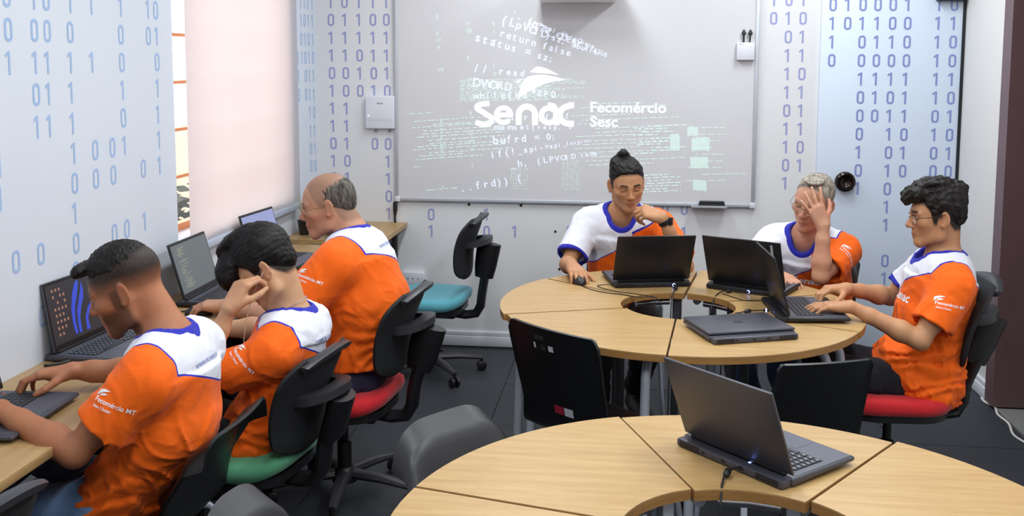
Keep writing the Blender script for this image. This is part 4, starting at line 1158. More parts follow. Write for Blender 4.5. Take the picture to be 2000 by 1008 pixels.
def sdf(prims, p, band=0.06):
    d = np.full(len(p), 1.0)
    b0 = p.min(0); b1 = p.max(0)
    for pr in prims:
        rr = pr.r + band + pr.k
        g_ = np.maximum(0, np.maximum(b0 - pr.c, pr.c - b1))
        if g_ @ g_ > rr * rr: continue
        q = p - pr.c
        m = np.einsum('ij,ij->i', q, q) < rr * rr
        if not m.any(): continue
        v = pr.f(p[m]); o = d[m]
        k = pr.k
        if pr.op == 'u':
            if k > 0:
                h = np.clip(0.5 + 0.5 * (o - v) / k, 0, 1); o = o * (1 - h) + v * h - k * h * (1 - h)
            else: o = np.minimum(o, v)
        elif pr.op == 's':
            if k > 0:
                h = np.clip(0.5 - 0.5 * (o + v) / k, 0, 1); o = o * (1 - h) - v * h + k * h * (1 - h)
            else: o = np.maximum(o, -v)
        d[m] = o
    return d

def surf(fn, lo, hi, h):
    """surface nets over the box, narrow band only"""
    B = 8
    lo = np.asarray(lo, float) - 2 * h; hi = np.asarray(hi, float) + 2 * h
    nb = np.maximum(1, np.ceil((hi - lo) / (h * B)).astype(int))
    g = np.stack(np.meshgrid(*[np.arange(n) for n in nb], indexing='ij'), -1).reshape(-1, 3)
    cen = lo + (g * B + (B - 1) / 2) * h
    dc = fn(cen)
    keep = np.abs(dc) < (B * h * 0.5 * 1.7321) * 1.25 + 0.004
    n = nb * B
    fld = np.where(dc < 0, -1.0, 1.0).astype(F32).reshape(nb)
    fld = fld.repeat(B, 0).repeat(B, 1).repeat(B, 2)
    loc = np.stack(np.meshgrid(*[np.arange(B)] * 3, indexing='ij'), -1).reshape(-1, 3)
    gk = g[keep]
    key = ((gk[:, 0] // 4) * 1000 + gk[:, 1] // 4) * 1000 + gk[:, 2] // 4
    gk = gk[np.argsort(key, kind='stable')]
    CH = 48
    for i in range(0, len(gk), CH):
        idx = (gk[i:i + CH, None, :] * B + loc[None]).reshape(-1, 3)
        fld[idx[:, 0], idx[:, 1], idx[:, 2]] = fn(lo + idx * h)
    # close the border
    for ax in range(3):
        sl = [slice(None)] * 3; sl[ax] = 0; fld[tuple(sl)] = np.maximum(fld[tuple(sl)], 0.001)
        sl[ax] = -1; fld[tuple(sl)] = np.maximum(fld[tuple(sl)], 0.001)
    s = (fld < 0)
    cnt = np.zeros(n - 1, np.uint8)
    for dx in (0, 1):
        for dy in (0, 1):
            for dz in (0, 1):
                cnt += s[dx:n[0] - 1 + dx, dy:n[1] - 1 + dy, dz:n[2] - 1 + dz]
    act = np.argwhere((cnt > 0) & (cnt < 8))
    cid = np.full(n - 1, -1, np.int32); cid[act[:, 0], act[:, 1], act[:, 2]] = np.arange(len(act))
    corners = np.array([(a, b_, c) for a in (0, 1) for b_ in (0, 1) for c in (0, 1)])
    val = np.stack([fld[act[:, 0] + c[0], act[:, 1] + c[1], act[:, 2] + c[2]] for c in corners], 1).astype(float)
    acc = np.zeros((len(act), 3)); num = np.zeros(len(act))
    for i in range(8):
        for j in range(i + 1, 8):
            if np.abs(corners[i] - corners[j]).sum() != 1: continue
            m = (val[:, i] < 0) != (val[:, j] < 0)
            t = val[m, i] / (val[m, i] - val[m, j])
            acc[m] += corners[i] + t[:, None] * (corners[j] - corners[i]); num[m] += 1
    V = lo + (act + acc / num[:, None]) * h
    faces = []
    for ax in range(3):
        o1, o2 = (ax + 1) % 3, (ax + 2) % 3
        a = [slice(1, n[k] - 1) for k in range(3)]; a[ax] = slice(0, n[ax] - 1)
        b_ = list(a); b_[ax] = slice(1, n[ax])
        s0 = s[tuple(a)]; s1 = s[tuple(b_)]
        e = np.argwhere(s0 != s1)
        fl = s0[e[:, 0], e[:, 1], e[:, 2]]
        base = e.copy(); base[:, o1] += 1; base[:, o2] += 1
        def c_(d1, d2):
            q = base.copy(); q[:, o1] += d1; q[:, o2] += d2
            return cid[q[:, 0], q[:, 1], q[:, 2]]
        q = np.stack([c_(-1, -1), c_(0, -1), c_(0, 0), c_(-1, 0)], 1)
        q[~fl] = q[~fl][:, ::-1]
        faces.append(q)
    Fq = np.concatenate(faces); Fq = Fq[(Fq >= 0).all(1)]
    return V, Fq

def np_mesh(name, V, Fq, attrs=None):
    me = bpy.data.meshes.new(name)
    me.vertices.add(len(V)); me.vertices.foreach_set('co', V.astype(F32).ravel())
    me.loops.add(Fq.size); me.loops.foreach_set('vertex_index', Fq.astype(np.int32).ravel())
    me.polygons.add(len(Fq)); me.polygons.foreach_set('loop_start', np.arange(0, Fq.size, 4, dtype=np.int32))
    me.update(calc_edges=True); me.validate()
    me.polygons.foreach_set('use_smooth', np.ones(len(me.polygons), bool))
    if attrs:
        for k, a in attrs.items():
            at = me.attributes.new(k, 'FLOAT', 'POINT'); at.data.foreach_set('value', np.asarray(a, F32))
    return me

def bounds(prims, pad=0.02):
    u = [p for p in prims if p.op == 'u']
    return np.min([p.c - p.r for p in u], 0) - pad, np.max([p.c + p.r for p in u], 0) + pad

def smax(a, b_, k):
    h = np.clip(0.5 - 0.5 * (b_ - a) / k, 0, 1); return b_ * (1 - h) + a * h + k * h * (1 - h)

def sst(a, b_, x):
    t = np.clip((x - a) / (b_ - a), 0, 1); return t * t * (3 - 2 * t)

# ---- materials driven by fields stored on the mesh
def attr_node(N, name):
    a = N.new('ShaderNodeAttribute'); a.attribute_name = name; return a.outputs['Fac']
def mixc(N, L, fac, A, B):
    m = N.new('ShaderNodeMix'); m.data_type = 'RGBA'
    L.new(fac, m.inputs['Factor'])
    for s_, x in (('A', A), ('B', B)):
        if isinstance(x, tuple): m.inputs[s_].default_value = (*x, 1)
        else: L.new(x, m.inputs[s_])
    return m.outputs['Result']
def skin_mat(name, base, lip, hairc, ruddy):
    m = bpy.data.materials.new(name); m.use_nodes = True
    N = m.node_tree.nodes; L = m.node_tree.links; b = N['Principled BSDF']
    tc = N.new('ShaderNodeTexCoord')
    nz = N.new('ShaderNodeTexNoise'); nz.inputs['Scale'].default_value = 16; nz.inputs['Detail'].default_value = 4; L.new(tc.outputs['Object'], nz.inputs['Vector'])
    mr = N.new('ShaderNodeMapRange'); mr.inputs['From Min'].default_value = 0.35; mr.inputs['From Max'].default_value = 0.7; mr.inputs['To Max'].default_value = 0.55
    L.new(nz.outputs['Fac'], mr.inputs['Value'])
    c = mixc(N, L, mr.outputs[0], base, ruddy)
    c = mixc(N, L, attr_node(N, 'ruddy'), c, ruddy)
    c = mixc(N, L, attr_node(N, 'lips'), c, lip)
    # stubble and scalp with a fine speckle
    n2 = N.new('ShaderNodeTexNoise'); n2.inputs['Scale'].default_value = 420; n2.inputs['Detail'].default_value = 2; L.new(tc.outputs['Object'], n2.inputs['Vector'])
    ml = N.new('ShaderNodeMath'); ml.operation = 'MULTIPLY'; L.new(attr_node(N, 'scalp'), ml.inputs[0])
    mp = N.new('ShaderNodeMapRange'); mp.inputs['From Min'].default_value = 0.3; mp.inputs['From Max'].default_value = 0.65; mp.inputs['To Min'].default_value = 0.86; mp.inputs['To Max'].default_value = 1.1
    L.new(n2.outputs['Fac'], mp.inputs['Value']); L.new(mp.outputs[0], ml.inputs[1]); ml.use_clamp = True
    c = mixc(N, L, ml.outputs[0], c, hairc)
    c = mixc(N, L, attr_node(N, 'brow'), c, hairc)
    c = mixc(N, L, attr_node(N, 'nail'), c, tuple(min(1, x * 1.25 + 0.05) for x in base))
    L.new(c, b.inputs['Base Color'])
    b.inputs['Roughness'].default_value = 0.52; b.inputs['Specular IOR Level'].default_value = 0.35
    b.inputs['Subsurface Weight'].default_value = 0.0
    n3 = N.new('ShaderNodeTexNoise'); n3.inputs['Scale'].default_value = 260; L.new(tc.outputs['Object'], n3.inputs['Vector'])
    bp_ = N.new('ShaderNodeBump'); bp_.inputs['Strength'].default_value = 0.12; bp_.inputs['Distance'].default_value = 0.0012
    L.new(n3.outputs['Fac'], bp_.inputs['Height']); L.new(bp_.outputs[0], b.inputs['Normal'])
    return m
def hair_mat(name, c1, c2, scale=70.0, stretch=(1, 1, 0.18), rough=0.5):
    m = bpy.data.materials.new(name); m.use_nodes = True
    N = m.node_tree.nodes; L = m.node_tree.links; b = N['Principled BSDF']
    tc = N.new('ShaderNodeTexCoord'); mp = N.new('ShaderNodeMapping'); mp.inputs['Scale'].default_value = stretch; L.new(tc.outputs['Object'], mp.inputs['Vector'])
    nz = N.new('ShaderNodeTexNoise'); nz.inputs['Scale'].default_value = scale; nz.inputs['Detail'].default_value = 6; nz.inputs['Distortion'].default_value = 0.6
    L.new(mp.outputs[0], nz.inputs['Vector'])
    mr = N.new('ShaderNodeMapRange'); mr.inputs['From Min'].default_value = 0.35; mr.inputs['From Max'].default_value = 0.68; L.new(nz.outputs['Fac'], mr.inputs['Value'])
    L.new(mixc(N, L, mr.outputs[0], c1, c2), b.inputs['Base Color'])
    b.inputs['Roughness'].default_value = rough; b.inputs['Specular IOR Level'].default_value = 0.25
    n2 = N.new('ShaderNodeTexNoise'); n2.inputs['Scale'].default_value = scale * 3.2; n2.inputs['Detail'].default_value = 4; L.new(mp.outputs[0], n2.inputs['Vector'])
    bp_ = N.new('ShaderNodeBump'); bp_.inputs['Strength'].default_value = 0.5; bp_.inputs['Distance'].default_value = 0.003
    L.new(n2.outputs['Fac'], bp_.inputs['Height']); L.new(bp_.outputs[0], b.inputs['Normal'])
    return m
def cloth_bump(N, L, b, scale=7.0, st=0.35, dist=0.02, fine=900):
    tc = N.new('ShaderNodeTexCoord')
    n1 = N.new('ShaderNodeTexNoise'); n1.inputs['Scale'].default_value = scale; n1.inputs['Detail'].default_value = 4; n1.inputs['Roughness'].default_value = 0.45; n1.inputs['Distortion'].default_value = 1.4
    L.new(tc.outputs['Object'], n1.inputs['Vector'])
    b1 = N.new('ShaderNodeBump'); b1.inputs['Strength'].default_value = st; b1.inputs['Distance'].default_value = dist; L.new(n1.outputs['Fac'], b1.inputs['Height'])
    n2 = N.new('ShaderNodeTexNoise'); n2.inputs['Scale'].default_value = fine; L.new(tc.outputs['Object'], n2.inputs['Vector'])
    b2 = N.new('ShaderNodeBump'); b2.inputs['Strength'].default_value = 0.12; b2.inputs['Distance'].default_value = 0.001; L.new(n2.outputs['Fac'], b2.inputs['Height'])
    L.new(b1.outputs[0], b2.inputs['Normal']); L.new(b2.outputs[0], b.inputs['Normal'])
def shirt_mat():
    m = bpy.data.materials.new('polo_cloth'); m.use_nodes = True
    N = m.node_tree.nodes; L = m.node_tree.links; b = N['Principled BSDF']
    def thr(sock, lo_, hi_):
        r = N.new('ShaderNodeMapRange'); r.inputs['From Min'].default_value = lo_; r.inputs['From Max'].default_value = hi_; L.new(sock, r.inputs['Value']); return r.outputs[0]
    y = attr_node(N, 'yoke'); c = attr_node(N, 'collar'); cf = attr_node(N, 'cuff')
    blue = srgb(40, 44, 170)
    col = mixc(N, L, thr(y, 0.0, 0.0008), srgb(247, 103, 14), srgb(226, 228, 240))
    ab = N.new('ShaderNodeMath'); ab.operation = 'ABSOLUTE'; L.new(y, ab.inputs[0])
    col = mixc(N, L, thr(ab.outputs[0], 0.0032, 0.0024), col, blue)
    col = mixc(N, L, thr(c, -0.0004, 0.0004), col, blue)
    col = mixc(N, L, thr(cf, -0.0004, 0.0004), col, blue)
    L.new(col, b.inputs['Base Color'])
    b.inputs['Roughness'].default_value = 0.75; b.inputs['Specular IOR Level'].default_value = 0.25; b.inputs['Sheen Weight'].default_value = 0.08
    cloth_bump(N, L, b, 9.0, 0.22, 0.02)
    return m
M_shirt = shirt_mat()
def jean_mat(name, c1, c2):
    m = bpy.data.materials.new(name); m.use_nodes = True
    N = m.node_tree.nodes; L = m.node_tree.links; b = N['Principled BSDF']
    tc = N.new('ShaderNodeTexCoord'); nz = N.new('ShaderNodeTexNoise'); nz.inputs['Scale'].default_value = 9; nz.inputs['Detail'].default_value = 7; L.new(tc.outputs['Object'], nz.inputs['Vector'])
    L.new(mixc(N, L, nz.outputs['Fac'], c1, c2), b.inputs['Base Color']); b.inputs['Roughness'].default_value = 0.85
    cloth_bump(N, L, b, 12.0, 0.35, 0.02, 1200)
    return m
M_jean_light = jean_mat('jeans_light', srgb(74, 102, 146), srgb(126, 152, 190))
M_jean_dark = jean_mat('jeans_dark', srgb(20, 28, 52), srgb(46, 58, 88))
M_jean_mid = jean_mat('jeans_mid', srgb(52, 68, 100), srgb(84, 100, 132))
M_navy = jean_mat('trousers_navy', srgb(9, 11, 22), srgb(20, 23, 36))
M_blackcloth = jean_mat('trousers_black', srgb(13, 13, 15), srgb(26, 26, 30))
M_shoe = mat('shoe_dark', srgb(26, 25, 27), 0.5, noise=(30, 0.15, (1, 1, 1)))
M_sole = mat('shoe_sole', srgb(196, 196, 198), 0.6, noise=(30, 0.05, (1, 1, 1)))

def head_frame(fwd, up):
    f = nrm3(fwd); u = np.asarray(up, float); u = nrm3(u - f * (u @ f)); r = np.cross(f, u)
    return np.stack([r, f, u])     # rows: right, forward, up

def hand_prims(wr, fdir, dors, side, curls, thumb=(0.75, 0.6, -0.35), tcurl=(0.25, 0.3), spread=0.05, sc=1.0, per=None):
    """side: +1 right hand, -1 left hand. curls: list of 4 (mcp,pip,dip) degrees, index..little"""
    y = nrm3(fdir); z = np.asarray(dors, float); z = nrm3(z - y * (z @ y)); x = np.cross(y, z)
    ts = -side                      # thumb direction along x
    W = lambda a, b_, c: np.asarray(wr, float) + (x * a + y * b_ + z * c) * sc
    P = []; nails = []
    xs = [0.0275, 0.0085, -0.0105, -0.0280]; ys = [0.086, 0.090, 0.085, 0.075]
    ln = [(0.041, 0.025, 0.021), (0.045, 0.029, 0.022), (0.042, 0.027, 0.022), (0.033, 0.020, 0.019)]
    rd = [0.0088, 0.0090, 0.0084, 0.0074]
    wx = [0.016, 0.006, -0.006, -0.015]
    for i in range(4):
        P.append(rcone(W(ts * wx[i], 0.004, 0), W(ts * xs[i], ys[i], 0.0), 0.0155 * sc, 0.0118 * sc, 0.016))
        a = 0.0; sp = ts * (1.5 - i) * spread * (per[i] if per else 1.0)
        p = W(ts * xs[i], ys[i], 0.0)
        pts = [p]
        for s_, c_ in zip(ln[i], curls[i]):
            a += math.radians(c_)
            d = y * math.cos(a) * math.cos(sp) + x * math.sin(sp) * math.cos(a) - z * math.sin(a)
            p = p + d * s_ * sc; pts.append(p)
        r0 = rd[i] * sc
        P.append(rcone(pts[0], pts[1], r0 * 1.08, r0 * 0.98, 0.006)); P.append(rcone(pts[1], pts[2], r0 * 0.99, r0 * 0.90, 0.002)); P.append(rcone(pts[2], pts[3], r0 * 0.90, r0 * 0.76, 0.002))
        dn = -(y * -math.sin(a)) + z * math.cos(a)
        nails.append((pts[3] + dn * r0 * 0.70 - nrm3(pts[3] - pts[2]) * 0.001, 0.0052 * sc))
    P.append(ellip(W(ts * 0.018, 0.036, -0.010), np.stack([x, y, z]), np.array([0.017, 0.030, 0.014]) * sc, 0.014))
    P.append(ellip(W(-ts * 0.018, 0.040, -0.008), np.stack([x, y, z]), np.array([0.013, 0.034, 0.012]) * sc, 0.014))
    p = W(ts * 0.020, 0.022, -0.006); d = nrm3(x * ts * thumb[0] + y * thumb[1] + z * thumb[2])
    pts = [p]; inward = nrm3(-x * ts * 0.9 + y * 0.5 - z * 0.1); inward = nrm3(inward - d * (inward @ d))
    a = 0
    for s_, c_ in zip((0.043, 0.033, 0.026), (0,) + tuple(tcurl)):
        a += c_
        p = p + (d * math.cos(a) + inward * math.sin(a)) * s_ * sc; pts.append(p)
    P += [rcone(pts[0], pts[1], 0.0145 * sc, 0.0115 * sc, 0.012), rcone(pts[1], pts[2], 0.0112 * sc, 0.0098 * sc, 0.003), rcone(pts[2], pts[3], 0.0098 * sc, 0.0078 * sc, 0.003)]
    return P, nails

def noise3(p, seed, wl, n=6):
    """cheap smooth noise, wavelength about wl"""
    r = np.random.RandomState(seed); out = np.zeros(len(p))
    for i in range(n):
        k = r.normal(size=3); k = k / np.linalg.norm(k) * 2 * math.pi / wl * r.uniform(0.7, 1.4)
        k2 = r.normal(size=3); k2 = k2 / np.linalg.norm(k2) * 2 * math.pi / (wl * 1.9)
        out += np.sin(p @ k + 1.3 * np.sin(p @ k2 + r.uniform(0, 6)) + r.uniform(0, 6))
    return out / math.sqrt(n)

def head_prims(C, R, s=1.0, jaw=1.0, nose=1.0, full=1.0):
    W = lambda x, y, z: np.asarray(C, float) + (np.array([x, y, z]) * s) @ R
    E = lambda c, rad, k=0.02, op='u', RR=None: ellip(W(*c), R if RR is None else RR, np.array(rad) * s, k * s, op)
    Q = lambda a, b_, ra, rb, k=0.012, op='u': rcone(W(*a), W(*b_), ra * s, rb * s, k * s, op)
    P = [E((0, -0.014, 0.036), (0.073 * full, 0.094, 0.080)), E((0, 0.022, 0.000), (0.064 * full, 0.068, 0.075), 0.03),
         E((0, 0.030, -0.042), (0.052 * full, 0.058, 0.062), 0.03)]
    for sx in (-1, 1):
        P += [Q((sx * 0.054 * jaw * full, -0.006, -0.030), (sx * 0.047 * jaw * full, 0.008, -0.076), 0.020, 0.017, 0.025), Q((sx * 0.047 * jaw * full, 0.008, -0.076), (sx * 0.014, 0.068, -0.103), 0.017, 0.014, 0.025),
              E((sx * 0.042 * full, 0.056, -0.022), (0.020, 0.020, 0.016), 0.02),
              Q((sx * 0.014, 0.083, 0.018), (sx * 0.044, 0.070, 0.018), 0.0085, 0.0075, 0.016)]
    P += [ball(W(0, 0.075, -0.102), 0.0165 * s, 0.02 * s), Q((0, 0.074, -0.060), (0, 0.070, -0.085), 0.020, 0.018, 0.02)]
    # eye sockets and closed lids
    for sx in (-1, 1):
        P.append(E((sx * 0.031, 0.092, 0.000), (0.018, 0.014, 0.0105), 0.012, 's'))
        P.append(E((sx * 0.031, 0.0712, -0.001), (0.0150, 0.0130, 0.0105), 0.003))
    # nose
    P += [Q((0, 0.084, 0.012), (0, 0.098 + 0.006 * nose, -0.026), 0.0075, 0.0100, 0.012), ball(W(0, 0.099 + 0.006 * nose, -0.030), 0.0108 * s, 0.008 * s)]
    for sx in (-1, 1):
        P.append(E((sx * 0.0125, 0.096, -0.034), (0.0075, 0.0100, 0.0072), 0.006))
    P.append(Q((-0.004, 0.103, -0.043), (0.004, 0.103, -0.043), 0.003, 0.003, 0.004, 's'))
    # lips
    P += [Q((-0.019, 0.082, -0.0675), (0, 0.0925, -0.0645), 0.0038, 0.0056, 0.006), Q((0.019, 0.082, -0.0675), (0, 0.0925, -0.0645), 0.0038, 0.0056, 0.006),
          Q((-0.015, 0.083, -0.0735), (0, 0.0905, -0.0765), 0.004, 0.0062, 0.006), Q((0.015, 0.083, -0.0735), (0, 0.0905, -0.0765), 0.004, 0.0062, 0.006)]
    P += [Q((-0.022, 0.0865, -0.0695), (0, 0.0985, -0.0700), 0.0011, 0.0016, 0.003, 's'), Q((0.022, 0.0865, -0.0695), (0, 0.0985, -0.0700), 0.0011, 0.0016, 0.003, 's')]
    # ears
    for sx in (-1, 1):
        a = 0.30
        RX = np.array([[math.cos(a), -sx * math.sin(a) * -1, 0], [-sx * -math.sin(a) * -1, math.cos(a), 0], [0, 0, 1.0]])
        nx = nrm3(np.array([1.0, 0.42 * sx, 0])) ; ny = np.array([-nx[1], nx[0], 0]); RX = np.stack([nx, ny, [0, 0, 1.0]]) @ R
        P.append(ellip(W(sx * 0.0775 * full, -0.012, -0.008), RX, np.array([0.0065, 0.0185, 0.031]) * s, 0.006 * s))
        P.append(ellip(W(sx * 0.0860 * full, -0.009, -0.004), RX, np.array([0.0055, 0.0105, 0.018]) * s, 0.005 * s, 's'))
        P.append(ball(W(sx * 0.0745 * full, -0.003, -0.034), 0.0085 * s, 0.006 * s))
    return P

def make_person(label, J, head, skin, hairm, hair, trousers, hands, torso=None, seed=1, scalp_line=None, beard=0.0, scalp_fade=0.018, prints=(), h_skin=0.0035):
    """J: joints in world space. Builds body (skin), hair, shirt, trousers, shoes."""
    T = dict(hipw=0.172, hipd=0.135, waw=0.158, wad=0.125, chw=0.175, chd=0.118, shr=0.056, sl=0.62, slr=(0.068, 0.077), fold=1.0, arm=1.0)
    if torso: T.update(torso)
    j = {k: np.asarray(v, float) for k, v in J.items()}
    root = thing('person', label, 'person', (j['hip'][0], j['hip'][1], 0))
    org = np.array([j['hip'][0], j['hip'][1], 0.0])
    C = np.asarray(head['C'], float); R = head_frame(head['fwd'], head['up']); s = head.get('s', 1.0)
    N = j['neck']; lat = nrm3(j['rsh'] - j['lsh'])
    spine = nrm3(N - j['mid']); fw = nrm3(np.cross(spine, lat)); lat = np.cross(fw, spine)
    # ---------- skin
    P = head_prims(C, R, s, head.get('jaw', 1.0), head.get('nose', 1.0), head.get('full', 1.0))
    Hl = lambda x, y, z: C + (np.array([x, y, z]) * s) @ R
    nb = N + fw * 0.004
    nr = head.get('neck', 0.052)
    P += [rcone(Hl(0, -0.030, -0.045), nb, nr * s, nr * 1.06, 0.02), rcone(Hl(0, -0.040, -0.01), N - fw * 0.008, 0.040 * s, nr * 0.95, 0.025), rcone(Hl(0, 0.006, -0.068), nb + fw * 0.022 - spine * 0.02, 0.026 * s, 0.032, 0.02)]
    P += [rcone(N - spine * 0.045, j['lsh'] * 0.6 + N * 0.4 - spine * 0.02, 0.044, 0.036, 0.03), rcone(N - spine * 0.045, j['rsh'] * 0.6 + N * 0.4 - spine * 0.02, 0.044, 0.036, 0.03),
          ecap(N - spine * 0.03, N - spine * 0.14, lat, (0.09, 0.07), (0.12, 0.08), 0.04)]
    am = T['arm']; nails = []
    for sd, nm in ((1, 'r'), (-1, 'l')):
        S, E_l, Wr = j[nm + 'sh'], j[nm + 'el'], j[nm + 'wr']
        S2 = S * 0.75 + E_l * 0.25
        fa = Wr - E_l
        P += [rcone(N - spine * 0.08, S, 0.05, 0.044 * am, 0.03), rcone(S, E_l, 0.047 * am, 0.036 * am, 0.03), rcone(S2, S * 0.35 + E_l * 0.65, 0.044 * am, 0.042 * am, 0.02),
              rcone(E_l, E_l + fa * 0.28, 0.0365 * am, 0.0405 * am, 0.02), rcone(E_l + fa * 0.28, E_l + fa * 0.72, 0.0405 * am, 0.030 * am, 0.02), rcone(E_l + fa * 0.72, Wr, 0.030 * am, 0.0245 * am, 0.015)]
        if hands.get(nm):
            hp, nl = hand_prims(Wr, side=sd, **hands[nm]); P += hp; nails += nl
    lo, hi = bounds(P)
    V, Fq = surf(lambda p: sdf(P, p), lo, hi, h_skin)
    q = ((V - C) @ R.T) / s
    x, y, z = q[:, 0], q[:, 1], q[:, 2]; ax = np.abs(x)
    inh = (np.einsum('ij,ij->i', q, q) < 0.16 ** 2)
    zb = 0.0215 + 0.0035 * np.cos((ax - 0.030) * 70)
    brow = np.exp(-((z - zb) / 0.0050) ** 2) * 1.35 * sst(0.010, 0.015, ax) * sst(0.052, 0.044, ax) * sst(0.03, 0.06, y) * head.get('brow', 0.9)
    lash = np.exp(-((z + 0.0062 - 0.002 * np.cos((ax - 0.031) * 100)) / 0.0027) ** 2) * sst(0.015, 0.019, ax) * sst(0.047, 0.043, ax) * sst(0.05, 0.07, y) * 0.85
    lips = sst(1.15, 0.75, np.sqrt((x / 0.0215) ** 2 + ((z + 0.0705) / 0.0115) ** 2)) * sst(0.06, 0.075, y)
    ruddy = 0.6 * np.exp(-(((ax - 0.04) / 0.02) ** 2 + ((z + 0.028) / 0.02) ** 2)) * sst(0.02, 0.06, y) + 0.5 * np.exp(-((ax / 0.014) ** 2 + ((z + 0.03) / 0.018) ** 2)) * sst(0.06, 0.09, y) + 0.6 * sst(0.070, 0.078, ax) * (np.abs(z + 0.008) < 0.04)
    sl = scalp_line or hair['line']
    zl = np.interp(y, [a for a, _ in sl], [c for _, c in sl])
    scalp = sst(-scalp_fade, 0.004, z - zl) * sst(0.0805, 0.0765, ax) * (z > -0.09) * head.get('scalp_amt', 1.0)
    bd = beard * sst(0.075, 0.05, -z + 0.0 * x) * 0
    jawm = sst(-0.028, -0.055, z) * sst(-0.018, 0.0, y) * sst(0.086, 0.078, y + 0.0) * sst(-0.135, -0.120, z)
    side_b = sst(0.045, 0.055, ax) * sst(-0.008, 0.006, y) * sst(0.034, 0.022, y) * sst(0.03, 0.0, z) * sst(-0.07, -0.05, z)
    bd = beard * np.clip(np.maximum(jawm, side_b) + 0.6 * np.exp(-((z + 0.055) / 0.006) ** 2) * sst(0.026, 0.018, ax) * sst(0.06, 0.08, y), 0, 1) * (1 - lips)
    scalp = np.maximum(scalp, bd)
    nail = np.zeros(len(V))
    for c_, r_ in nails:
        d_ = np.sqrt(((V - c_) ** 2).sum(1)); nail = np.maximum(nail, sst(r_ * 1.1, r_ * 0.7, d_))
    for a_ in (brow, lash, lips, ruddy, scalp): a_[~inh] = 0
    me = np_mesh('body', V - org, Fq, dict(brow=np.clip(np.maximum(brow, lash), 0, 1), lips=lips * head.get('lipamt', 0.8), ruddy=np.clip(ruddy, 0, 1) * 0.7, scalp=np.clip(scalp, 0, 1), nail=nail * 0.8))
    body = link_mesh('body', me, skin, root)
    # ---------- hair
    if hair.get('cap') or hair.get('extra'):
        PL = [ellip(c_, np.eye(3), np.array(r_), k_) for c_, r_, k_ in hair.get('cap', [])]
        XL_ = [ellip(c_, np.eye(3) if rot is None else rot, np.array(r_), k_) for c_, r_, k_, rot in hair.get('extra', [])]
        SU = [ellip(c_, np.eye(3), np.array(r_), k_, 's') for c_, r_, k_ in hair.get('sub', [])]
        ly = [a for a, _ in hair['line']]; lz = [c for _, c in hair['line']]
        na, nw, ns = hair.get('noise', (0.002, 0.03, 3))
        st = np.array(hair.get('stretch', (1, 1, 1)))
        def hf(p):
            d = np.full(len(p), 1.0)
            if PL:
                d = sdf(PL, p, 0.05)
                zc = np.interp(p[:, 1], ly, lz)
                g = (zc - p[:, 2]) * 0.75
                k_ = 0.010
                hh = np.clip(0.5 - 0.5 * (g - d) / k_, 0, 1); d = g * (1 - hh) + d * hh + k_ * hh * (1 - hh)
            if XL_:
                e = sdf(XL_, p, 0.05); k_ = 0.012
                hh = np.clip(0.5 + 0.5 * (d - e) / k_, 0, 1); d = d * (1 - hh) + e * hh - k_ * hh * (1 - hh)
            if SU:
                for pr in SU:
                    v = pr.f(p); d = np.maximum(d, -v)
            nz_ = noise3(p * st, ns, nw) * na + noise3(p * st, ns + 7, nw * 0.42) * na * 0.28
            return d + nz_
        allp = PL + XL_
        lo, hi = bounds(allp, 0.02)
        Vh, Fh = surf(hf, lo, hi, hair.get('h', 0.0030))
        if len(Vh):
            Vw = C + (Vh * s) @ R
            # orientation may flip handedness: rows are right-handed, keep order
            link_mesh('hair', np_mesh('hair', Vw - org, Fh), hairm, root)
    # ---------- shirt
    S_ = []
    hip, mid = j['hip'], j['mid']
    chest = mid * 0.35 + N * 0.65
    S_ += [ecap(hip - spine * 0.02, mid, lat, (T['hipw'], T['hipd']), (T['waw'], T['wad']), 0.06), ecap(mid, chest, lat, (T['waw'], T['wad']), (T['chw'], T['chd']), 0.06),
           ecap(chest, N - spine * 0.075, lat, (T['chw'], T['chd']), (T['chw'] * 0.80, T['chd'] * 0.72), 0.06),
           rcone(j['lsh'] - spine * 0.01, N - spine * 0.055 - lat * 0.02, T['shr'], 0.066, 0.05), rcone(j['rsh'] - spine * 0.01, N - spine * 0.055 + lat * 0.02, T['shr'], 0.066, 0.05),
           rcone(N - spine * 0.02, j['lsh'] * 0.7 + N * 0.3 + spine * 0.012, 0.058, 0.050, 0.04), rcone(N - spine * 0.02, j['rsh'] * 0.7 + N * 0.3 + spine * 0.012, 0.058, 0.050, 0.04)]
    if T.get('lap'):
        S_.append(ecap(hip - spine * 0.03, hip + fw * T['lap'] + np.array([0, 0, 0.02]), lat, (T['hipw'], 0.115), (T['hipw'] * 0.95, 0.10), 0.06))
    SL = {}
    for sd, nm in ((1, 'r'), (-1, 'l')):
        S, E_l = j[nm + 'sh'], j[nm + 'el']
        u = nrm3(E_l - S); Ls = np.linalg.norm(E_l - S) * T['sl']
        end = S + u * Ls
        dn = np.array([0, 0, -1.0]); dn = nrm3(dn - u * (dn @ u)) if abs(u[2]) < 0.98 else np.zeros(3)
        SL[nm] = (S, u, Ls, rcone(S, end + u * 0.05 + dn * 0.010, T['slr'][0] * am, T['slr'][1] * am + 0.004, 0.05), rcone(S + u * (Ls - 0.07), end + u * 0.10 + dn * 0.010, T['slr'][1] * am - 0.018, T['slr'][1] * am - 0.013, 0.0))
    sw = lat * 0.0
    neck_ax = nrm3(spine * 0.85 + fw * 0.30)
    cut_a = N - neck_ax * 0.02 + fw * 0.008; cut_b = N + neck_ax * 0.16
    necks = [rcone(cut_a, cut_b, 0.064, 0.085, 0.0), rcone(N - spine * 0.012 + fw * 0.060, cut_b + fw * 0.05, 0.046, 0.075, 0.0)]
    hem = hip - np.array([0, 0, 1.0]) * T.get('hem', 0.07)
    fa_ = T['fold']
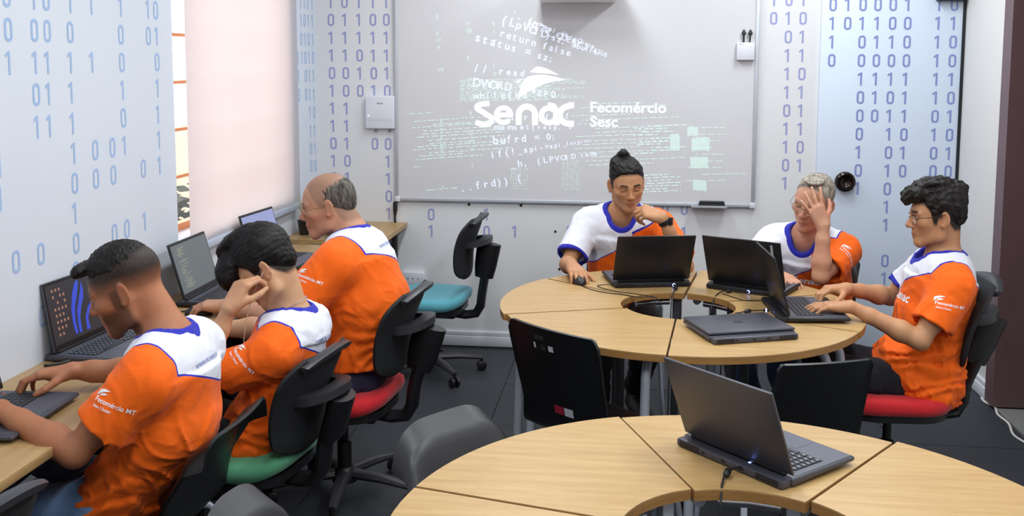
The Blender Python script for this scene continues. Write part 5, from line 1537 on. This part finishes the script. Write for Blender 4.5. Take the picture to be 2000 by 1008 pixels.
    def fshirt(p):
        d = sdf(S_, p, 0.08)
        for nm in ('r', 'l'):
            S, u, Ls, c_, inn = SL[nm]
            e = c_.f(p); t_ = (p - S) @ u
            pl = t_ - Ls - 0.006 * np.sin(p @ np.array([60.0, 40.0, 50.0]))
            e = smax(e, pl, 0.006)
            k_ = 0.045
            hh = np.clip(0.5 + 0.5 * (d - e) / k_, 0, 1); dm = d * (1 - hh) + e * hh - k_ * hh * (1 - hh)
            d = np.where(t_ > Ls * 0.9, np.minimum(d, e), dm)
        # folds
        rel = p - N; zz = rel @ spine
        w = np.clip(-zz / 0.35, 0.15, 1.0)
        pw = p + 0.02 * np.stack([noise3(p, seed + 30, 0.2, 3), noise3(p, seed + 31, 0.2, 3), noise3(p, seed + 32, 0.2, 3)], 1)
        f1 = np.sin((pw @ (spine * 1.0 + fw * 0.35 + lat * 0.25)) * 2 * math.pi / 0.055 + 2.0 * np.sin(pw @ lat * 22 + seed)) * sst(0.22, 0.40, -zz) * 0.0038
        f2 = noise3(pw * np.array([1, 1, 0.7]), seed + 3, 0.11, 5) * 0.0030
        rn = noise3(pw * np.array([1, 1, 0.55]), seed + 9, 0.13, 4); rn2 = noise3(pw * np.array([1, 1, 0.8]), seed + 14, 0.075, 4)
        f3 = np.exp(-(rn / 0.32) ** 2) * 0.0062 + np.exp(-(rn2 / 0.30) ** 2) * 0.0030
        d = d + (f1 + f2 - f3 + 0.002) * fa_ * np.clip(w, 0.42, 1.0)
        for nm in ('r', 'l'):
            S, u, Ls, c_, inn = SL[nm]
            v = inn.f(p); t_ = (p - S) @ u
            d = np.where(t_ > Ls - 0.06, np.maximum(d, -v), d)
        for c_ in necks: d = smax(d, -c_.f(p), 0.010)
        d = smax(d, (hem - p) @ (spine * 0.5 + np.array([0, 0, 0.5])), 0.006)
        return d
    allp = S_ + [SL['r'][3], SL['l'][3]]
    lo, hi = bounds(allp, 0.03)
    Vs, Fs = surf(fshirt, lo, hi, 0.0054)
    rel = Vs - N; x = rel @ lat; y = rel @ fw; z = rel @ spine
    zf = np.interp(x, [-0.20, -0.13, 0.0, 0.10, 0.20], [-0.045, -0.055, -0.125, -0.205, -0.30])
    zk = np.interp(x, [-0.20, -0.12, -0.05, 0.05, 0.15, 0.2], [-0.070, -0.085, -0.110, -0.145, -0.17, -0.18]) + 0.01
    w = sst(-0.025, 0.035, y); zb = zf * w + zk * (1 - w)
    yoke = np.minimum(z - zb, (x + 0.148) * 0.9)
    dl = SL['l'][3].f(Vs); dr = SL['r'][3].f(Vs); dt = sdf(S_, Vs, 0.15)
    tl_ = (Vs - SL['l'][0]) @ SL['l'][1]; tr_ = (Vs - SL['r'][0]) @ SL['r'][1]
    yoke = np.minimum(yoke, np.where(x < -0.05, (0.035 - tl_), 1.0))
    yoke = np.maximum(yoke, np.where(x > 0.06, np.minimum(dt - dr, 0.05) + (tr_ - 0.06) * 0.4, -1.0))
    dn_ = np.minimum(necks[0].f(Vs), necks[1].f(Vs))
    collar = 0.0235 - dn_
    collar = np.where(z < -0.22, -1, collar)
    cuff = np.where((x > 0.03) & (dr < 0.03), tr_ - (SL['r'][2] - 0.016), -0.02)
    sme = np_mesh('shirt', Vs - org, Fs, dict(yoke=np.clip(yoke, -0.1, 0.1), collar=np.clip(collar, -0.05, 0.05), cuff=np.clip(cuff, -0.05, 0.05)))
    shirt = link_mesh('shirt', sme, M_shirt, root)
    bvh = BVHTree.FromPolygons([tuple(v) for v in (Vs - org)], [tuple(int(i) for i in f) for f in Fs])
    # ---------- printed lettering laid on the shirt
    for pr in prints:
        if 'poly' in pr:
            me = bpy.data.meshes.new('mark'); bm_ = bmesh.new()
            for pl_ in pr['poly']: bm_.faces.new([bm_.verts.new((a_ * pr['size'], c_ * pr['size'], 0)) for a_, c_ in pl_])
        else:
            me = text_mesh(pr['t'], pr['size'], pr.get('bold', 0.0), 'CENTER', res=2)
            bm_ = bmesh.new(); bm_.from_mesh(me)
        bmesh.ops.triangulate(bm_, faces=bm_.faces)
        bmesh.ops.subdivide_edges(bm_, edges=[e for e in bm_.edges if e.calc_length() > 0.008], cuts=1)
        if pr['kind'] == 'sleeve':
            S, u, Ls, c_, _ = SL['l']
            n_ = nrm3(np.asarray(pr['n'], float)); n_ = nrm3(n_ - u * (n_ @ u)); xx = np.cross(u, n_) * -1
            xx = np.cross(-u, n_)
            a = math.radians(pr.get('rot', 0)); X = xx * math.cos(a) + (-u) * math.sin(a); Y = -xx * math.sin(a) + (-u) * math.cos(a)
            o_ = S + u * (Ls * pr['at']); o_ = o_ + X * pr.get('ox', 0.0) + Y * pr.get('oy', 0.0)
        else:
            o_ = N + lat * pr['x'] + fw * pr['y'] + spine * pr['z']; n_ = nrm3(lat * pr['n'][0] + fw * pr['n'][1] + spine * pr['n'][2])
            X = lat * pr['dx'][0] + fw * pr['dx'][1] + spine * pr['dx'][2]; X = nrm3(X - n_ * (X @ n_)); Y = np.cross(n_, X)
        dead = []
        for v in bm_.verts:
            p = o_ + X * v.co.x + Y * v.co.y - org
            hit = bvh.ray_cast(Vector(p + n_ * 0.25), Vector(-n_), 0.45)
            if hit[0] is None: dead.append(v)
            else: v.co = hit[0] + Vector(n_) * 0.0011 + hit[1] * 0.0006
        if dead: bmesh.ops.delete(bm_, geom=dead, context='VERTS')
        bm_.to_mesh(me); bm_.free()
        link_mesh(pr.get('name', 'shirt_lettering'), me, pr['m'], root)
    # ---------- trousers and shoes
    Tp = []
    pel = hip - np.array([0, 0, 0.0])
    Tp.append(ecap(hip - lat * 0.06 - np.array([0, 0, 0.02]), hip + lat * 0.06 - np.array([0, 0, 0.02]), spine, (T.get('pel', 0.095), T.get('pel', 0.095)), (T.get('pel', 0.095), T.get('pel', 0.095)), 0.04))
    for nm, sg in (('r', 1), ('l', -1)):
        hj = hip + lat * sg * T.get('hipj', 0.070) - np.array([0, 0, 0.02]); kn = j[nm + 'kn']; an = j[nm + 'an']
        Tp += [rcone(hj, kn, T.get('thigh', 0.082), 0.066, 0.05), rcone(kn, kn * 0.6 + an * 0.4, 0.064, 0.062, 0.03), rcone(kn * 0.6 + an * 0.4, an + np.array([0, 0, 0.03]), 0.062, 0.052, 0.03)]
    def ft(p):
        d = sdf(Tp, p, 0.07)
        return d + noise3(p, seed + 50, 0.10, 5) * 0.0035 + np.abs(noise3(p, seed + 53, 0.16, 4)) * -0.003
    lo, hi = bounds(Tp, 0.02)
    Vt, Ft = surf(ft, lo, hi, 0.010)
    link_mesh('trousers', np_mesh('trousers', Vt - org, Ft), trousers, root)
    for nm in ('r', 'l'):
        an = j[nm + 'an']; fd = nrm3(np.array([*(j[nm + 'kn'] - hip)[:2], 0.0])) if 'toe' not in j else nrm3(j['toe'])
        an0 = np.array([an[0], an[1], 0.0]); la = np.cross(fd, [0, 0, 1.0])
        Sp = [rcone(an0 + np.array([0, 0, 0.095]) - fd * 0.01, an0 + np.array([0, 0, 0.05]), 0.040, 0.042, 0.03), rcone(an0 - fd * 0.035 + np.array([0, 0, 0.045]), an0 + fd * 0.12 + np.array([0, 0, 0.038]), 0.040, 0.036, 0.03),
              ecap(an0 + fd * 0.06 + np.array([0, 0, 0.034]), an0 + fd * 0.165 + np.array([0, 0, 0.028]), la, (0.046, 0.036), (0.040, 0.026), 0.03)]
        def fs(p):
            d = sdf(Sp, p, 0.05); return np.maximum(d, 0.012 - p[:, 2])
        lo, hi = bounds(Sp, 0.01); Vz, Fz = surf(fs, lo, hi, 0.008)
        sh = link_mesh('shoe', np_mesh('shoe', Vz - org, Fz), M_shoe, root)
        bb = MB(); pts = []
        for k in range(24):
            a = 2 * math.pi * k / 24; l_ = 0.13 if math.cos(a) > 0 else 0.105
            wv_ = 0.046 if math.cos(a) > -0.2 else 0.041
            p = an0 + fd * (0.055 + l_ * math.cos(a)) + la * (wv_ * math.sin(a)) - org; pts.append((p[0], p[1]))
        bb.prism(pts, 0.001, 0.016); bb.build('shoe_sole', M_sole, sh)
    return root, org, C, R, s, j

def glasses(root, org, C, R, s, m, drop=0.0, rim=0.0011, w=0.024, hgt=0.019, rimless=False, name='glasses', temple_back=-0.02):
    W = lambda x, y, z: Vector(C + (np.array([x, y, z]) * s) @ R - org)
    yf = 0.098
    b = MB()
    for sx in (-1, 1):
        ring = [W(sx * 0.033 + w * math.cos(a) * (1.0 if abs(math.sin(a)) < 0.8 else 0.95), yf - 0.006 * abs(math.cos(a)) - (0.006 if sx * math.cos(a) > 0 else 0), -0.002 - drop + hgt * (abs(math.sin(a)) ** 0.75) * (1 if math.sin(a) > 0 else -1)) for a in [2 * math.pi * k / 28 for k in range(28)]]
        b.tube(ring, rim, 6, closed=True)
        b.tube([W(sx * 0.0585, yf - 0.014, 0.006 - drop), W(sx * 0.074, 0.07, 0.008 - drop), W(sx * 0.0815, 0.02, 0.008 - drop), W(sx * 0.082, temple_back, 0.010), W(sx * 0.080, temple_back - 0.018, -0.006)], rim * 1.1, 6)
    b.tube([W(-0.010, yf, 0.004 - drop), W(0, yf + 0.005, 0.007 - drop), W(0.010, yf, 0.004 - drop)], rim, 6)
    g = b.build(name, m, root)
    b = MB()
    for sx in (-1, 1):
        b.add([W(sx * 0.033 + w * 0.97 * math.cos(a), yf - 0.006 * abs(math.cos(a)) - (0.006 if sx * math.cos(a) > 0 else 0), -0.002 - drop + hgt * 0.97 * (abs(math.sin(a)) ** 0.75) * (1 if math.sin(a) > 0 else -1)) for a in [2 * math.pi * k / 28 for k in range(28)]], [list(range(28))])
    b.build('lenses', M_glass, g, smooth=False)
    return g
# ------------------------------------------------------------------ the six people
M_printw = mat('print_white', srgb(240, 240, 244), 0.6, noise=(20, 0.02, (1, 1, 1)))
M_printb = mat('print_blue_grey', srgb(150, 160, 205), 0.6, noise=(20, 0.04, (1, 1, 1)))
SK = {'brown': skin_mat('skin_brown', srgb(176, 118, 84), srgb(140, 76, 66), srgb(28, 20, 18), srgb(158, 92, 68)),
      'tan': skin_mat('skin_tan', srgb(190, 140, 102), srgb(160, 96, 80), srgb(26, 19, 17), srgb(176, 118, 86)),
      'light': skin_mat('skin_light', srgb(206, 160, 124), srgb(174, 104, 92), srgb(22, 18, 18), srgb(194, 136, 104)),
      'ruddy': skin_mat('skin_ruddy', srgb(196, 146, 116), srgb(166, 100, 88), srgb(84, 78, 74), srgb(184, 120, 96)),
      'fair': skin_mat('skin_fair', srgb(204, 154, 126), srgb(170, 104, 94), srgb(128, 120, 112), srgb(194, 124, 102))}
HM = {'black': hair_mat('hair_black', srgb(9, 8, 9), srgb(26, 22, 22), 60), 'dark': hair_mat('hair_dark', srgb(12, 10, 10), srgb(36, 29, 27), 90),
      'grey': hair_mat('hair_grey', srgb(38, 35, 34), srgb(116, 109, 102), 80), 'silver': hair_mat('hair_silver', srgb(96, 88, 80), srgb(182, 172, 158), 80)}
SWOOSH = [[(-0.5, -0.35), (-0.35, 0.2), (0.1, 0.42), (0.75, 0.45), (0.25, 0.22), (-0.1, 0.0)], [(-0.2, -0.25), (0.0, 0.0), (0.3, 0.1), (0.6, 0.08), (0.2, -0.12)]]
def sleeve_prints(n, rot=22, at=0.52, sz=0.0165):
    c = dict(kind='sleeve', n=n, rot=rot, at=at, m=M_printw, name='sleeve_logo')
    return [dict(c, t='Fecomércio MT', size=sz, bold=0.0003), dict(c, t='Sesc | Senac', size=sz * 0.62, bold=0.0002, ox=-sz * 1.6, oy=-sz * 0.85), dict(c, poly=SWOOSH, size=sz * 1.7, ox=-sz * 2.6, oy=sz * 1.25)]
def back_print():
    return [dict(kind='t', t='www.mt.senac.br', size=0.021, bold=0.0003, x=0.0, y=-0.1, z=-0.075, n=(0, -1, 0.55), dx=(1, 0, 0), m=M_printb, name='back_lettering')]
def chest_print(x=-0.06, z=-0.16):
    return [dict(kind='t', t='Senac', size=0.05, bold=0.0012, x=x, y=0.1, z=z, n=(0, 1, 0.0), dx=(-1, 0, 0), m=M_printw, name='chest_logo')]
typing = [(12, 28, 18), (14, 30, 20), (16, 32, 22), (18, 34, 24)]
SIDES = [(-0.11, -0.062), (-0.05, -0.056), (-0.034, -0.030), (-0.022, -0.004), (0.008, -0.002), (0.016, -0.024), (0.026, -0.022), (0.034, 0.030), (0.06, 0.062), (0.085, 0.078), (0.12, 0.088)]

# 1 nearest on the left
make_person('person in orange and white polo and light blue jeans typing nearest the camera',
    dict(hip=(-1.385, 2.52, 0.510), mid=(-1.225, 2.53, 0.715), neck=(-1.232, 2.54, 0.955), lsh=(-1.215, 2.365, 0.885), rsh=(-1.225, 2.715, 0.885), lel=(-1.375, 2.30, 0.715), rel=(-1.425, 2.76, 0.775),
         lwr=(-1.600, 2.345, 0.800), rwr=(-1.585, 2.665, 0.805), rkn=(-1.70, 2.64, 0.50), lkn=(-1.70, 2.40, 0.50), ran=(-1.66, 2.64, 0.09), lan=(-1.66, 2.40, 0.09)),
    dict(C=(-1.338, 2.52, 1.092), fwd=(-0.93, -0.20, -0.40), up=(-0.38, -0.06, 0.92), s=1.0, neck=0.051), SK['brown'], HM['dark'],
    dict(cap=[((0, -0.006, 0.052), (0.071, 0.092, 0.076), 0.02)], line=[(-0.12, 0.070), (-0.06, 0.058), (0.0, 0.052), (0.05, 0.058), (0.07, 0.070), (0.10, 0.086)],
         extra=[((sx * 0.022, 0.080 + 0.006 * (k % 2), 0.092 - 0.006 * k), (0.020, 0.018, 0.014), 0.01, None) for sx in (-1.6, -0.5, 0.5, 1.6) for k in range(2)], noise=(0.0014, 0.012, 3)),
    M_jean_light, dict(l=dict(fdir=(-0.95, 0.12, -0.06), dors=(0.05, -0.15, 1), curls=typing, spread=0.06), r=dict(fdir=(-0.86, -0.42, -0.02), dors=(-0.05, 0.1, 1), curls=[(18, 40, 25), (20, 42, 26), (22, 42, 26), (24, 44, 26)], spread=0.05)),
    dict(chd=0.110, fold=1.1, hem=0.10, hipd=0.108, wad=0.106, hipw=0.165, pel=0.085), 11, [(-0.11, 0.035), (-0.05, 0.04), (-0.02, 0.045), (0.02, 0.048), (0.035, 0.05), (0.05, 0.055), (0.075, 0.075), (0.12, 0.09)], beard=0.72, scalp_fade=0.075,
    prints=sleeve_prints((0.25, -1, 0.25)) + back_print())

# 2 hand at the ear
r2 = make_person('person in orange and white polo and black trousers holding an earphone to the ear',
    dict(hip=(-1.195, 3.10, 0.485), mid=(-1.095, 3.10, 0.665), neck=(-1.082, 3.12, 0.868), lsh=(-1.085, 2.955, 0.790), rsh=(-1.075, 3.285, 0.800), lel=(-1.318, 2.925, 0.705), rel=(-1.235, 3.33, 0.765),
         lwr=(-1.228, 2.945, 0.930), rwr=(-1.455, 3.24, 0.775), rkn=(-1.50, 3.20, 0.50), lkn=(-1.50, 2.99, 0.50), ran=(-1.50, 3.2, 0.09), lan=(-1.48, 3.0, 0.09)),
    dict(C=(-1.162, 3.10, 1.030), fwd=(-0.74, -0.16, -0.64), up=(-0.60, 0.03, 0.76), s=0.98, neck=0.045), SK['light'], HM['black'],
    dict(cap=[((0, -0.012, 0.054), (0.088, 0.112, 0.100), 0.03)], line=SIDES,
         extra=[((0.0, -0.066, 0.000), (0.062, 0.044, 0.056), 0.02, None), ((0.0, 0.080, 0.082), (0.070, 0.050, 0.042), 0.03, None), ((-0.038, 0.108, 0.058), (0.036, 0.034, 0.036), 0.03, None), ((0.03, 0.104, 0.062), (0.036, 0.034, 0.034), 0.03, None), ((-0.02, 0.124, 0.036), (0.032, 0.022, 0.030), 0.02, None),
                ((0.0, 0.02, 0.140), (0.060, 0.075, 0.024), 0.03, None)], noise=(0.0013, 0.020, 5), stretch=(1.8, 0.4, 1)),
    M_blackcloth, dict(l=dict(fdir=(0.38, 0.35, 0.80), dors=(-0.55, -0.75, 0.3), curls=[(40, 50, 30), (44, 55, 35), (48, 60, 40), (52, 64, 42)], thumb=(0.5, 0.8, -0.5), spread=0.02),
                       r=dict(fdir=(-0.97, 0.05, -0.1), dors=(0, 0.1, 1), curls=typing)),
    dict(hipw=0.158, waw=0.142, chw=0.158, hipd=0.122, wad=0.106, chd=0.104, fold=1.2, arm=0.90, sl=0.70, hem=0.10, thigh=0.064, hipj=0.06, pel=0.075), 23, prints=sleeve_prints((0.25, -1, 0.45)) + back_print())

# 3 using the mouse
r3 = make_person('person with glasses, orange and white polo and dark jeans using a mouse by the blind',
    dict(hip=(-1.02, 3.74, 0.51), mid=(-1.005, 3.75, 0.76), neck=(-1.062, 3.765, 1.022), lsh=(-1.075, 3.575, 0.945), rsh=(-1.075, 3.955, 0.945), lel=(-1.265, 3.50, 0.745), rel=(-1.27, 3.99, 0.76),
         lwr=(-1.485, 3.545, 0.785), rwr=(-1.48, 3.93, 0.785), rkn=(-1.45, 3.86, 0.50), lkn=(-1.45, 3.63, 0.50), ran=(-1.45, 3.86, 0.09), lan=(-1.42, 3.63, 0.09)),
    dict(C=(-1.155, 3.755, 1.146), fwd=(-0.95, -0.20, -0.22), up=(-0.22, -0.03, 0.97), s=1.02, full=1.05, neck=0.060, brow=0.6, scalp_amt=0.45), SK['ruddy'], HM['grey'],
    dict(cap=[((0, -0.020, 0.030), (0.079, 0.094, 0.080), 0.02)], line=[(-0.13, -0.070), (-0.05, -0.062), (-0.034, -0.034), (-0.022, -0.004), (0.008, 0.0), (0.02, -0.010), (0.034, 0.030), (0.05, 0.06), (0.12, 0.10)],
         extra=[((0.0, -0.068, -0.002), (0.062, 0.042, 0.052), 0.02, None)], sub=[((0, 0.035, 0.105), (0.062, 0.085, 0.060), 0.0), ((0, 0.10, 0.05), (0.08, 0.06, 0.10), 0.0)], noise=(0.0012, 0.014, 8), stretch=(1, 1.4, 0.4)),
    M_jean_dark, dict(l=dict(fdir=(-0.98, 0.02, -0.02), dors=(0, -0.1, 1), curls=[(18, 30, 15), (18, 30, 15), (20, 32, 18), (22, 34, 20)], spread=0.03), r=dict(fdir=(-0.97, 0.05, -0.1), dors=(0, 0.1, 1), curls=typing)),
    dict(hipw=0.185, hipd=0.160, waw=0.185, wad=0.160, chw=0.185, chd=0.132, shr=0.066, fold=0.75, arm=1.06, hem=-0.02, sl=0.66, slr=(0.078, 0.086)), 37,
    [(-0.13, -0.075), (-0.05, -0.065), (-0.034, -0.034), (-0.02, 0.0), (0.02, 0.0), (0.04, 0.04), (0.06, 0.10), (0.12, 0.12)],
    prints=sleeve_prints((-0.2, -1, 0.2)) + back_print())
M_gold = mat('gold_wire', srgb(160, 140, 96), 0.3, 0.8, noise=(9, 0.05, (1, 1, 1)))
M_darkwire = mat('dark_wire', srgb(34, 34, 40), 0.35, 0.4, noise=(9, 0.05, (1, 1, 1)))
glasses(*r3[:5], M_gold, 0.006)

# 4 behind the far table
r4 = make_person('person with a black wristwatch and earring resting chin on hand behind the far table',
    dict(hip=(-0.015, 4.86, 0.50), mid=(-0.020, 4.845, 0.745), neck=(-0.020, 4.755, 0.992), lsh=(0.160, 4.755, 0.930), rsh=(-0.190, 4.775, 0.930), lel=(0.268, 4.515, 0.785), rel=(-0.272, 4.60, 0.760),
         lwr=(0.160, 4.485, 1.008), rwr=(-0.236, 4.405, 0.790), rkn=(-0.12, 4.46, 0.50), lkn=(0.12, 4.44, 0.50), ran=(-0.12, 4.62, 0.09), lan=(0.055, 4.80, 0.10)),
    dict(C=(-0.002, 4.680, 1.136), fwd=(0.20, -0.93, -0.30), up=(0.00, -0.30, 0.95), s=0.98, neck=0.045, jaw=0.96, full=1.05), SK['tan'], HM['black'],
    dict(cap=[((0, -0.014, 0.042), (0.080, 0.100, 0.085), 0.02)], line=[(-0.11, -0.062), (-0.05, -0.05), (-0.034, -0.028), (-0.022, 0.004), (0.008, 0.006), (0.018, -0.014), (0.030, 0.000), (0.040, 0.045), (0.06, 0.074), (0.085, 0.086), (0.12, 0.092)],
         extra=[((0.0, -0.066, 0.000), (0.060, 0.042, 0.054), 0.02, None), ((0.010, -0.045, 0.125), (0.034, 0.036, 0.024), 0.015, None), ((0.012, -0.030, 0.146), (0.021, 0.022, 0.017), 0.01, None), ((0.052, -0.030, 0.085), (0.024, 0.05, 0.038), 0.02, None)], noise=(0.0016, 0.020, 9), stretch=(1.6, 0.5, 1.2)),
    M_blackcloth, dict(l=dict(fdir=(-0.86, -0.12, 0.30), dors=(0.28, -0.62, 0.72), curls=[(48, 52, 30), (54, 56, 32), (58, 58, 34), (62, 58, 34)], thumb=(0.55, 0.75, -0.5), spread=0.03),
                       r=dict(fdir=(0.28, -0.94, -0.05), dors=(0, 0, 1), curls=[(22, 30, 15), (22, 32, 15), (24, 34, 18), (26, 34, 20)], spread=0.06)),
    dict(hipw=0.160, waw=0.150, chw=0.165, fold=0.9, arm=0.92, sl=0.80, slr=(0.074, 0.082)), 41)
# wristwatch
def watch(root, org, wr, el, m):
    d = nrm3(np.asarray(el, float) - np.asarray(wr, float)); c = np.asarray(wr, float) + d * 0.022 - org
    b = MB(); R_ = Vector(d).to_track_quat('Z', 'Y').to_matrix()
    b.lathe([(0.0285, -0.011), (0.0305, -0.009), (0.0305, 0.009), (0.0285, 0.011)], 24, tuple(c), R_)
    w_ = b.build('wristwatch', m, root)
    return w_
w_ = watch(r4[0], r4[1], r4[5]['lwr'], r4[5]['lel'], M_black)
b = MB(); c4 = r4[5]['lwr'] + nrm3(r4[5]['lel'] - r4[5]['lwr']) * 0.022 - r4[1] + np.array([0.026, -0.018, 0.006])
b.box(tuple(c4), (0.022, 0.012, 0.034), Matrix.Rotation(0.9, 3, 'Z'), 0.003); b.build('watch_face', M_bez, w_)
b = MB(); e4 = Vector(r4[2] + (np.array([0.082, -0.004, -0.040]) * r4[4]) @ r4[3] - r4[1]); b.tube([e4 + Vector((0.006 * math.cos(a), 0, 0.006 * math.sin(a))) for a in [k * math.pi / 8 for k in range(16)]], 0.0012, 6, closed=True)
b.build('earring', M_chrome, r4[0])

# 5 hand on forehead
r5 = make_person('person with wire glasses and orange and white polo pressing a hand to the forehead',
    dict(hip=(0.900, 4.78, 0.49), mid=(0.868, 4.74, 0.70), neck=(0.820, 4.635, 0.925), lsh=(0.965, 4.560, 0.865), rsh=(0.675, 4.715, 0.875), lel=(0.838, 4.395, 0.782), rel=(0.555, 4.56, 0.765),
         lwr=(0.843, 4.400, 1.000), rwr=(0.640, 4.42, 0.785), rkn=(0.46, 4.42, 0.50), lkn=(0.66, 4.33, 0.50), ran=(0.60, 4.55, 0.09), lan=(0.75, 4.40, 0.09)),
    dict(C=(0.826, 4.562, 1.084), fwd=(-0.55, -0.80, -0.26), up=(0.08, -0.26, 0.95), s=1.04, full=1.0, neck=0.052, brow=0.5), SK['fair'], HM['silver'],
    dict(cap=[((0, -0.016, 0.038), (0.077, 0.097, 0.082), 0.02)], line=[(-0.11, -0.062), (-0.05, -0.056), (-0.034, -0.030), (-0.022, -0.004), (0.008, 0.0), (0.018, -0.018), (0.03, 0.03), (0.045, 0.076), (0.060, 0.100), (0.09, 0.112), (0.12, 0.12)],
         extra=[((0.0, 0.030, 0.112), (0.045, 0.045, 0.010), 0.02, None), ((0.0, -0.066, 0.000), (0.061, 0.042, 0.054), 0.02, None)], sub=[((0.045, 0.082, 0.085), (0.020, 0.030, 0.028), 0.0), ((-0.045, 0.082, 0.085), (0.020, 0.030, 0.028), 0.0)], noise=(0.0007, 0.014, 12), stretch=(2.2, 0.2, 0.8)),
    M_jean_mid, dict(l=dict(fdir=(-0.40, 0.06, 0.91), dors=(-0.20, -0.97, 0.05), curls=[(4, 10, 6), (8, 12, 8), (6, 12, 8), (-2, 8, 6)], thumb=(0.7, 0.7, -0.5), spread=0.20, sc=0.93),
                     r=dict(fdir=(0.55, -0.8, -0.1), dors=(0, 0, 1), curls=typing)),
    dict(fold=0.9, arm=0.96, sl=0.72, slr=(0.074, 0.082)), 53,
    [(-0.11, -0.062), (-0.05, -0.056), (-0.034, -0.030), (-0.022, -0.004), (0.008, 0.0), (0.03, 0.02), (0.045, 0.072), (0.065, 0.10), (0.12, 0.12)],
    prints=chest_print(-0.02, -0.185) + sleeve_prints((0.6, -0.75, 0.25), -10))
glasses(*r5[:5], M_gold, 0.004)

# 6 on the right
r6 = make_person('person with thin dark glasses and navy trousers typing near the brown door',
    dict(hip=(1.160, 3.96, 0.500), mid=(1.185, 3.965, 0.730), neck=(1.215, 3.965, 0.962), lsh=(1.200, 3.795, 0.880), rsh=(1.215, 4.14, 0.890), lel=(1.072, 3.730, 0.690), rel=(1.080, 4.19, 0.745),
         lwr=(0.838, 3.800, 0.792), rwr=(0.880, 4.075, 0.800), rkn=(0.78, 4.06, 0.52), lkn=(0.78, 3.86, 0.52), ran=(0.84, 4.06, 0.09), lan=(0.82, 3.86, 0.09)),
    dict(C=(1.176, 3.955, 1.124), fwd=(-0.985, 0.06, -0.14), up=(-0.14, 0.0, 0.99), s=0.99, neck=0.044, nose=1.3, jaw=0.95), SK['tan'], HM['dark'],
    dict(cap=[((0, -0.014, 0.046), (0.084, 0.104, 0.090), 0.02)], line=[(-0.11, -0.060), (-0.05, -0.056), (-0.034, -0.030), (-0.022, 0.002), (0.008, 0.002), (0.018, -0.024), (0.028, -0.022), (0.036, 0.030), (0.05, 0.056), (0.075, 0.066), (0.12, 0.072)],
         extra=[((sx * 0.03, 0.078 - 0.01 * abs(sx), 0.092), (0.032, 0.034, 0.030), 0.02, None) for sx in (-1.2, 0, 1.2)] + [((0.0, -0.066, 0.000), (0.061, 0.044, 0.056), 0.02, None), ((0.0, 0.104, 0.076), (0.045, 0.022, 0.022), 0.02, None), ((0, -0.085, 0.09), (0.05, 0.035, 0.035), 0.02, None), ((0, 0.0, 0.126), (0.06, 0.07, 0.022), 0.02, None)],
         noise=(0.0032, 0.036, 15)),
    M_navy, dict(l=dict(fdir=(-0.96, 0.20, -0.04), dors=(0.0, 0, 1), curls=[(6, 16, 10), (12, 26, 14), (14, 30, 18), (16, 30, 18)], spread=0.10), r=dict(fdir=(-0.92, -0.30, 0.02), dors=(0.0, 0.1, 1), curls=[(26, 40, 22), (28, 44, 24), (30, 46, 24), (30, 46, 24)], spread=0.05)),
    dict(hipw=0.170, hipd=0.135, waw=0.150, chw=0.165, fold=1.2, arm=0.92, sl=0.70, slr=(0.075, 0.084), hem=0.10, lap=0.10, pel=0.08, thigh=0.076, hipj=0.062), 67, prints=sleeve_prints((0.2, -1, 0.2)) + chest_print(-0.02, -0.19))
glasses(*r6[:5], M_darkwire, 0.004)

# earphone cord and necklace of person 2
root2, org2, C2, R2, s2, j2 = r2
ear = C2 + (np.array([-0.080, -0.004, -0.012]) * s2) @ R2
b = MB(); b.tube(spline([Vector(ear - org2), Vector(ear - org2) + Vector((-0.03, -0.012, -0.07)), Vector(ear - org2) + Vector((-0.055, -0.015, -0.16)), Vector(ear - org2) + Vector((-0.07, -0.01, -0.26))]), 0.0016, 6)
b.build('earphone_cord', mat('cream_cord', srgb(214, 196, 170), 0.5, noise=(9, 0.05, (1, 1, 1))), root2)
b = MB(); Nn = j2['neck'] - org2
lat2 = nrm3(j2['rsh'] - j2['lsh']); sp2 = nrm3(j2['neck'] - j2['mid']); fw2 = nrm3(np.cross(sp2, lat2))
nd2 = nrm3(C2 + (np.array([0, -0.03, -0.05]) * s2) @ R2 - j2['neck']); fx2 = nrm3(np.cross(nd2, lat2)); cc2 = Nn + nd2 * 0.035
ring = [Vector(cc2 + lat2 * 0.0575 * math.cos(a) + fx2 * 0.060 * math.sin(a) + nd2 * (-0.022 * math.sin(a))) for a in [k * math.pi / 12 for k in range(24)]]
b.tube(ring, 0.0014, 6, closed=True); b.build('necklace', M_chrome, root2)
